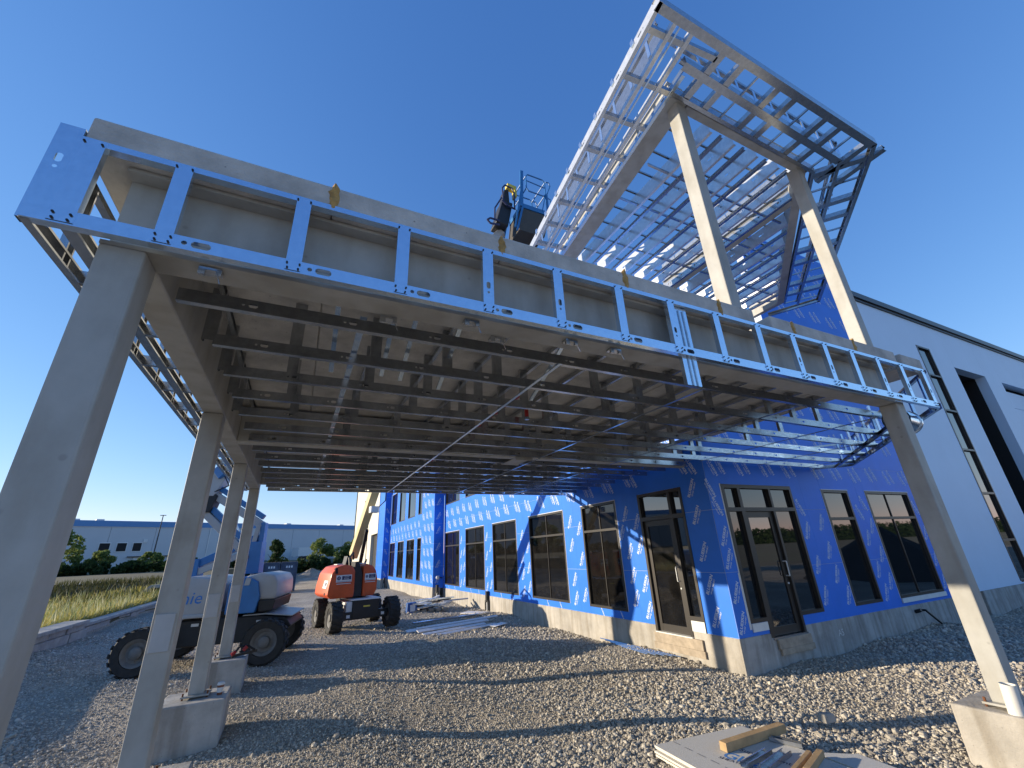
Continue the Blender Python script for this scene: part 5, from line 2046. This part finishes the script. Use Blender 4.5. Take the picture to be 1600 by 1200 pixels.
# grass: blades as real triangles
def grass_patch(name, n, fx, hmin, hmax, m, lab):
    P0 = fx(n)
    x, y = P0[:, 0], P0[:, 1]
    z = ground_z(x, y)
    h = rng.uniform(hmin, hmax, n)
    a = rng.uniform(0, 6.28, n)
    w = 0.012 + 0.02 * rng.uniform(0, 1, n)
    lx, ly = rng.normal(0, 0.25, n) * h, rng.normal(0, 0.25, n) * h
    v = np.zeros((n, 3, 3))
    v[:, 0] = np.stack([x - w * np.cos(a), y - w * np.sin(a), z - 0.02], 1)
    v[:, 1] = np.stack([x + w * np.cos(a), y + w * np.sin(a), z - 0.02], 1)
    v[:, 2] = np.stack([x + lx, y + ly, z + h], 1)
    me = bpy.data.meshes.new(name)
    me.from_pydata(v.reshape(-1, 3).tolist(), [], np.arange(3 * n).reshape(n, 3).tolist())
    me.materials.append(m)
    o = put(name, me)
    tag(o, kind='stuff')
    return o


def fx_strip(n):
    y = rng.uniform(12, 29.5, n)
    x = -5.78 - rng.uniform(0, 1, n) ** 1.3 * (1.2 + 0.17 * (y - 8))
    return np.stack([x, y], 1)


def fx_bank(n):
    y = rng.uniform(24, 33, n)
    x = -6.5 - rng.uniform(0, 1, n) * 22
    return np.stack([x, y], 1)


grass_patch('grass', 26000, fx_strip, 0.08, 0.34, grass_y, '')
grass_patch('weeds', 1500, fx_strip, 0.3, 0.6, weed, '')
grass_patch('bank_grass', 26000, fx_bank, 0.10, 0.35, grass_g, '')


# trees and hedges
def leaves(centres, radii, per, size, squash=0.8):
    vs = []
    for c, r in zip(centres, radii):
        n = per
        d = rng.normal(0, 1, (n, 3))
        d /= np.linalg.norm(d, axis=1)[:, None]
        rad = r * rng.uniform(0.35, 1.0, n) ** 0.6
        p = np.array(c) + d * rad[:, None] * np.array([1, 1, squash])
        a = rng.normal(0, 1, (n, 3))
        a /= np.linalg.norm(a, axis=1)[:, None]
        b = np.cross(a, rng.normal(0, 1, (n, 3)))
        b /= np.linalg.norm(b, axis=1)[:, None] + 1e-9
        s = size * rng.uniform(0.6, 1.3, n)[:, None]
        vs.append(np.stack([p - a * s, p + b * s * 0.55, p + a * s, p - b * s * 0.55], 1))
    return np.concatenate(vs).reshape(-1, 3)


def leaf_obj(name, v, m, parent):
    me = bpy.data.meshes.new(name)
    n = len(v) // 4
    off = W[parent] if parent is not None else Vector((0, 0, 0))
    me.from_pydata((v - np.array(off)).tolist(), [], np.arange(4 * n).reshape(n, 4).tolist())
    me.materials.append(m)
    return put(name, me, parent)


def tree(x, y, h, r, label, m, seed, low=0.15, group='trees in front of the far warehouse', conical=False):
    rg = random.Random(seed)
    z = float(ground_z(x, y))
    t = thing('tree', (x, y, z), label, 'tree', group)
    tr = MB()
    tr.tube((x, y, z - 0.3), (x + 0.05, y, z + h * 0.55), h * 0.03, 8, h * 0.016)
    for k in range(6):
        a = rg.uniform(0, 6.28)
        zz = z + h * rg.uniform(0.2, 0.5)
        tr.tube((x + 0.03, y, zz), (x + r * 0.6 * math.cos(a), y + r * 0.6 * math.sin(a), zz + h * 0.22), h * 0.012, 6, h * 0.004)
    tr.build('trunk', bark, t)
    cs, rs = [], []
    for k in range(26):
        u = rg.uniform(0, 1)
        rad = r * ((1.05 - u * 0.9) if conical else math.sin(math.pi * (0.18 + 0.74 * u)))
        a = rg.uniform(0, 6.28)
        q = rg.uniform(0.3, 0.95) * rad
        cs.append((x + q * math.cos(a), y + q * math.sin(a), z + h * (low + (0.96 - low) * u)))
        rs.append(rg.uniform(0.20, 0.36) * r)
    v = leaves(cs, rs, 150, 0.055 * r + 0.05)
    leaf_obj('crown', v, m, t)


tree(-22.0, 62, 4.4, 2.5, 'large bushy tree at the far left in front of the blue-roofed warehouse', leaf_a, 1)
tree(-19.9, 67, 2.4, 1.35, 'small round tree below the three warehouse windows', leaf_a, 2)
tree(-15.6, 68, 2.1, 1.4, 'yellowish low tree right of the lamp post', leaf_a, 3)
tree(-13.2, 69, 2.1, 1.3, 'yellowish low tree just left of the second column', leaf_a, 4)
tree(-2.1, 60, 4.3, 1.7, 'dark conical tree behind the blue waste containers', leaf_b, 5, conical=True)
tree(3.3, 72, 3.4, 2.0, 'bushy tree in front of the white trailers, left of the orange lift', leaf_a, 6)
tree(7.2, 70, 3.3, 2.0, 'bushy tree right behind the cream boom', leaf_a, 7)


def hedge(name, pts, m, per=110, size=0.22):
    cs, rs = [], []
    rg = random.Random(len(pts))
    for (xa, ya, ha), (xb, yb, hb) in zip(pts[:-1], pts[1:]):
        L = math.hypot(xb - xa, yb - ya)
        n = max(2, int(L / 0.8))
        for k in range(n):
            t = k / n
            x, y = xa + (xb - xa) * t + rg.uniform(-.4, .4), ya + (yb - ya) * t + rg.uniform(-.8, .8)
            h = (ha + (hb - ha) * t) * rg.uniform(0.75, 1.15)
            z = float(ground_z(x, y))
            for q in range(3):
                cs.append((x + rg.uniform(-.4, .4), y + rg.uniform(-.5, .5), z + h * (0.2 + 0.3 * q)))
                rs.append(h * 0.34 + 0.15)
    v = leaves(cs, rs, per, size, 0.9)
    me = bpy.data.meshes.new(name)
    n = len(v) // 4
    me.from_pydata(v.tolist(), [], np.arange(4 * n).reshape(n, 4).tolist())
    me.materials.append(m)
    o = put(name, me)
    tag(o, kind='stuff')


hedge('hedge', [(-34, 58, 1.0), (-22, 58, 0.9), (-14, 60, 0.9), (-5, 63, 1.0)], leaf_b)
hedge('hedge', [(-5, 64, 1.4), (1, 66, 1.6), (6, 67, 1.7), (12, 68, 1.7)], leaf_b)

# far warehouse
n0 = Vector((-29.0, 84.5))
n1 = Vector((11.4, 105.0))
ud = (n1 - n0).normalized()
nd = Vector((ud.y, -ud.x))
PF = lambda u, z, d: (n0.x + ud.x * u + nd.x * d, n0.y + ud.y * u + nd.y * d, z)
fwh = thing('far_warehouse', (-29, 84.5, 2.2), 'long grey warehouse with a blue roof band in the far background', 'building')


def fbox(a, b, c, d, d0, d1, name, m):
    x = MB()
    x.hexa([PF(a, c, d1), PF(b, c, d1), PF(b, c, d0), PF(a, c, d0), PF(a, d, d1), PF(b, d, d1), PF(b, d, d0), PF(a, d, d0)])
    return x.build(name, m, fwh)


u = -40.0
while u < 70:
    fbox(u + 0.02, u + 5.48, 1.0, 8.1, -0.5, 0, 'wall_panel', warehouse_wall)
    u += 5.5
fbox(-40, 70, 8.1, 8.95, -0.6, 0.12, 'roof_band', warehouse_blue)
fbox(-40, 70, 8.02, 8.10, -0.4, 0.06, 'gutter', white_plate)
fbox(-40, 70, 1.0, 8.5, -25, -0.61, 'body', warehouse_wall)
for (a, b, c, d) in ((3.2, 4.35, 4.6, 5.75), (5.2, 6.3, 4.6, 5.75), (7.1, 8.1, 4.6, 5.75), (24.9, 26.0, 4.5, 5.7), (27.7, 28.8, 4.4, 5.6)):
    w_ = fbox(a - 0.12, b + 0.12, c - 0.12, d + 0.12, 0.005, 0.05, 'window', white_plate)
    x = MB()
    x.hexa([PF(a, c, 0.09), PF(b, c, 0.09), PF(b, c, 0.052), PF(a, c, 0.052), PF(a, d, 0.09), PF(b, d, 0.09), PF(b, d, 0.052), PF(a, d, 0.052)])
    x.build('pane', dark_int, w_)
fbox(6.7, 12.6, 3.72, 3.84, 0.01, 0.4, 'canopy_ledge', dark_cap)
fbox(8.2, 8.7, 5.8, 6.3, 0.01, 0.12, 'wall_light', white_plate)
fbox(17.0, 17.15, 3.2, 8.1, 0.01, 0.12, 'downspout', white_plate)
fbox(7.5, 8.3, 2.2, 3.7, 0.02, 0.08, 'door', white_plate)
for a in (-0.5, 2.2, 30.4, 42):
    fbox(a, a + 0.9, 8.96, 9.22, -2.0, -0.9, 'roof_vent', warehouse_wall)
# white trailers parked in front of it
for i, (u_, lab) in enumerate(((29.5, 'long white trailer parked beside the far warehouse, left one'), (37.0, 'white trailer parked beside the far warehouse behind the bushy tree'), (42.0, 'white trailer parked beside the far warehouse next to the lamp post'))):
    c = PF(u_, 2.2, 6)
    tl = thing('parked_trailer', c, lab, 'trailer', 'white trailers by the far warehouse')
    x = MB()
    L = (5.5, 3.6, 4.5)[i]
    x.hexa([PF(u_, 2.9, 7), PF(u_ + L, 2.9, 7), PF(u_ + L, 2.9, 4.6), PF(u_, 2.9, 4.6), PF(u_, 4.4, 7), PF(u_ + L, 4.4, 7), PF(u_ + L, 4.4, 4.6), PF(u_, 4.4, 4.6)])
    x.build('trailer_box', cream if i else white_plate, tl)
    for k in (0.7, 1.5, L - 0.8):
        w_ = MB()
        w_.tube(PF(u_ + k, 2.5, 7.02), PF(u_ + k, 2.5, 6.6), 0.45, 12)
        w_.build('wheel', rubber, tl)
# lamp posts
for (u_, d_, top, lab) in ((7.9, 8, 9.6, 'tall dark lamp post in front of the three warehouse windows'), (41.4, 6, 9.4, 'thin dark lamp post left of the cream boom')):
    b = PF(u_, 1.6, d_)
    lp = thing('lamp_post', b, lab, 'lamp post', 'lamp posts by the far warehouse')
    x = MB()
    x.tube(b, (b[0], b[1], top - 0.4), 0.10, 8, 0.06)
    x.build('post', dark_cap, lp)
    x = MB()
    x.bar((b[0] - 0.35, b[1], top - 0.37), (b[0] + 0.35, b[1], top - 0.37), 0.25, 0.08)
    x.build('lamp_head', dark_cap, lp)

# blue waste containers
for i, x0 in enumerate((-1.95, -0.82)):
    dn = thing('waste_container', (x0 + 0.55, 37.5, 0), ('left' if i == 0 else 'right') + ' one of two tall dark blue steel waste containers on the gravel', 'container', 'waste containers')
    y0 = 37.0
    x1 = x0 + 1.08
    m = MB()
    m.box((x0, y0, 0.12), (x1, y0 + 3.0, 1.98))
    m.build('container_body', bin_blue, dn, bevel=0.02)
    m = MB()
    for (a, b) in ((x0, x0 + 0.08), (x1 - 0.08, x1)):
        m.box((a, y0 - 0.05, 0.05), (b, y0 - 0.001, 2.0))
    for z in (0.10, 1.05, 1.92):
        m.box((x0 + 0.08, y0 - 0.05, z), (x1 - 0.08, y0 - 0.001, z + 0.09))
    m.build('door_frame', bin_blue, dn)
    m = MB()
    m.box((x0 + 0.12, y0 - 0.035, 0.22), (x1 - 0.12, y0 - 0.002, 1.02))
    m.box((x0 + 0.12, y0 - 0.035, 1.17), (x1 - 0.12, y0 - 0.002, 1.88))
    m.build('door_panel', bin_blue, dn)
    m = MB()
    for k in range(3):
        m.box((x0 + 0.34 + k * 0.16, y0 - 0.040, 1.62), (x0 + 0.44 + k * 0.16, y0 - 0.036, 1.76))
    m.build('worn_paint', white_plate, dn)['kind'] = 'stuff'
    m = MB()
    for k in range(12):
        m.tube((x0 + 0.05 + k * 0.09, y0 + 0.1, 1.98), (x0 + 0.05 + k * 0.09, y0 + 0.1, 2.05), 0.02, 5)
    m.build('top_hook', bin_blue, dn)['kind'] = 'stuff'


def heap(cx, cy, r, h, label, seed):
    rg = np.random.default_rng(seed)
    m = MB()
    R, S = 14, 40
    i0 = m.verts([(cx, cy, float(ground_z(cx, cy)) + h)])
    rings = []
    for a in range(1, R + 1):
        row = []
        for s in range(S):
            t = 2 * math.pi * s / S
            rad = r * a / R * (1 + 0.10 * math.sin(3 * t + seed) + 0.05 * math.sin(7 * t))
            x, y = cx + rad * math.cos(t), cy + rad * math.sin(t)
            z = float(ground_z(x, y)) + h * max(0, 1 - (a / R)) ** 0.95 + rg.normal(0, 0.035) * (1 - a / R) - (0.05 if a == R else 0)
            row.append((x, y, z))
        rings.append(m.verts(row))
    for s in range(S):
        m.face(i0, rings[0] + s, rings[0] + (s + 1) % S)
        for a in range(R - 1):
            m.face(rings[a] + s, rings[a + 1] + s, rings[a + 1] + (s + 1) % S, rings[a] + (s + 1) % S)
    return solo(m, 'gravel_pile', gravel, (cx, cy, 0), label, 'gravel pile', 'gravel piles', smooth=True)


heap(2.1, 62, 1.9, 0.85, 'larger cone-shaped gravel pile behind the orange lift', 2)
heap(3.9, 62.5, 1.5, 0.75, 'smaller gravel pile at the right of the cone-shaped one', 5)

# country behind the viewer, seen mirrored in the glass
hedge('far_woodland', [(-220, -170, 7), (-120, -190, 6), (-40, -185, 9), (40, -190, 6), (120, -180, 8), (240, -160, 7), (420, -130, 8), (600, -70, 8), (720, 60, 7)], leaf_b, per=10, size=1.3)

hp = heap(27.5, -1.5, 3.6, 2.5, 'dark heap added outside the frame for the machine mirrored in the right-hand window', 8)
hp['group'] = 'stand-in heaps'
hp['category'] = 'stand-in heap'
hp.name = 'standin_heap'  # added in place of a machine, for its dark reflection in the glass
hp.data.materials.clear()
hp.data.materials.append(mat('standin_dark', (0.035, 0.03, 0.025), 0.95, noise=0.3, nscale=2))
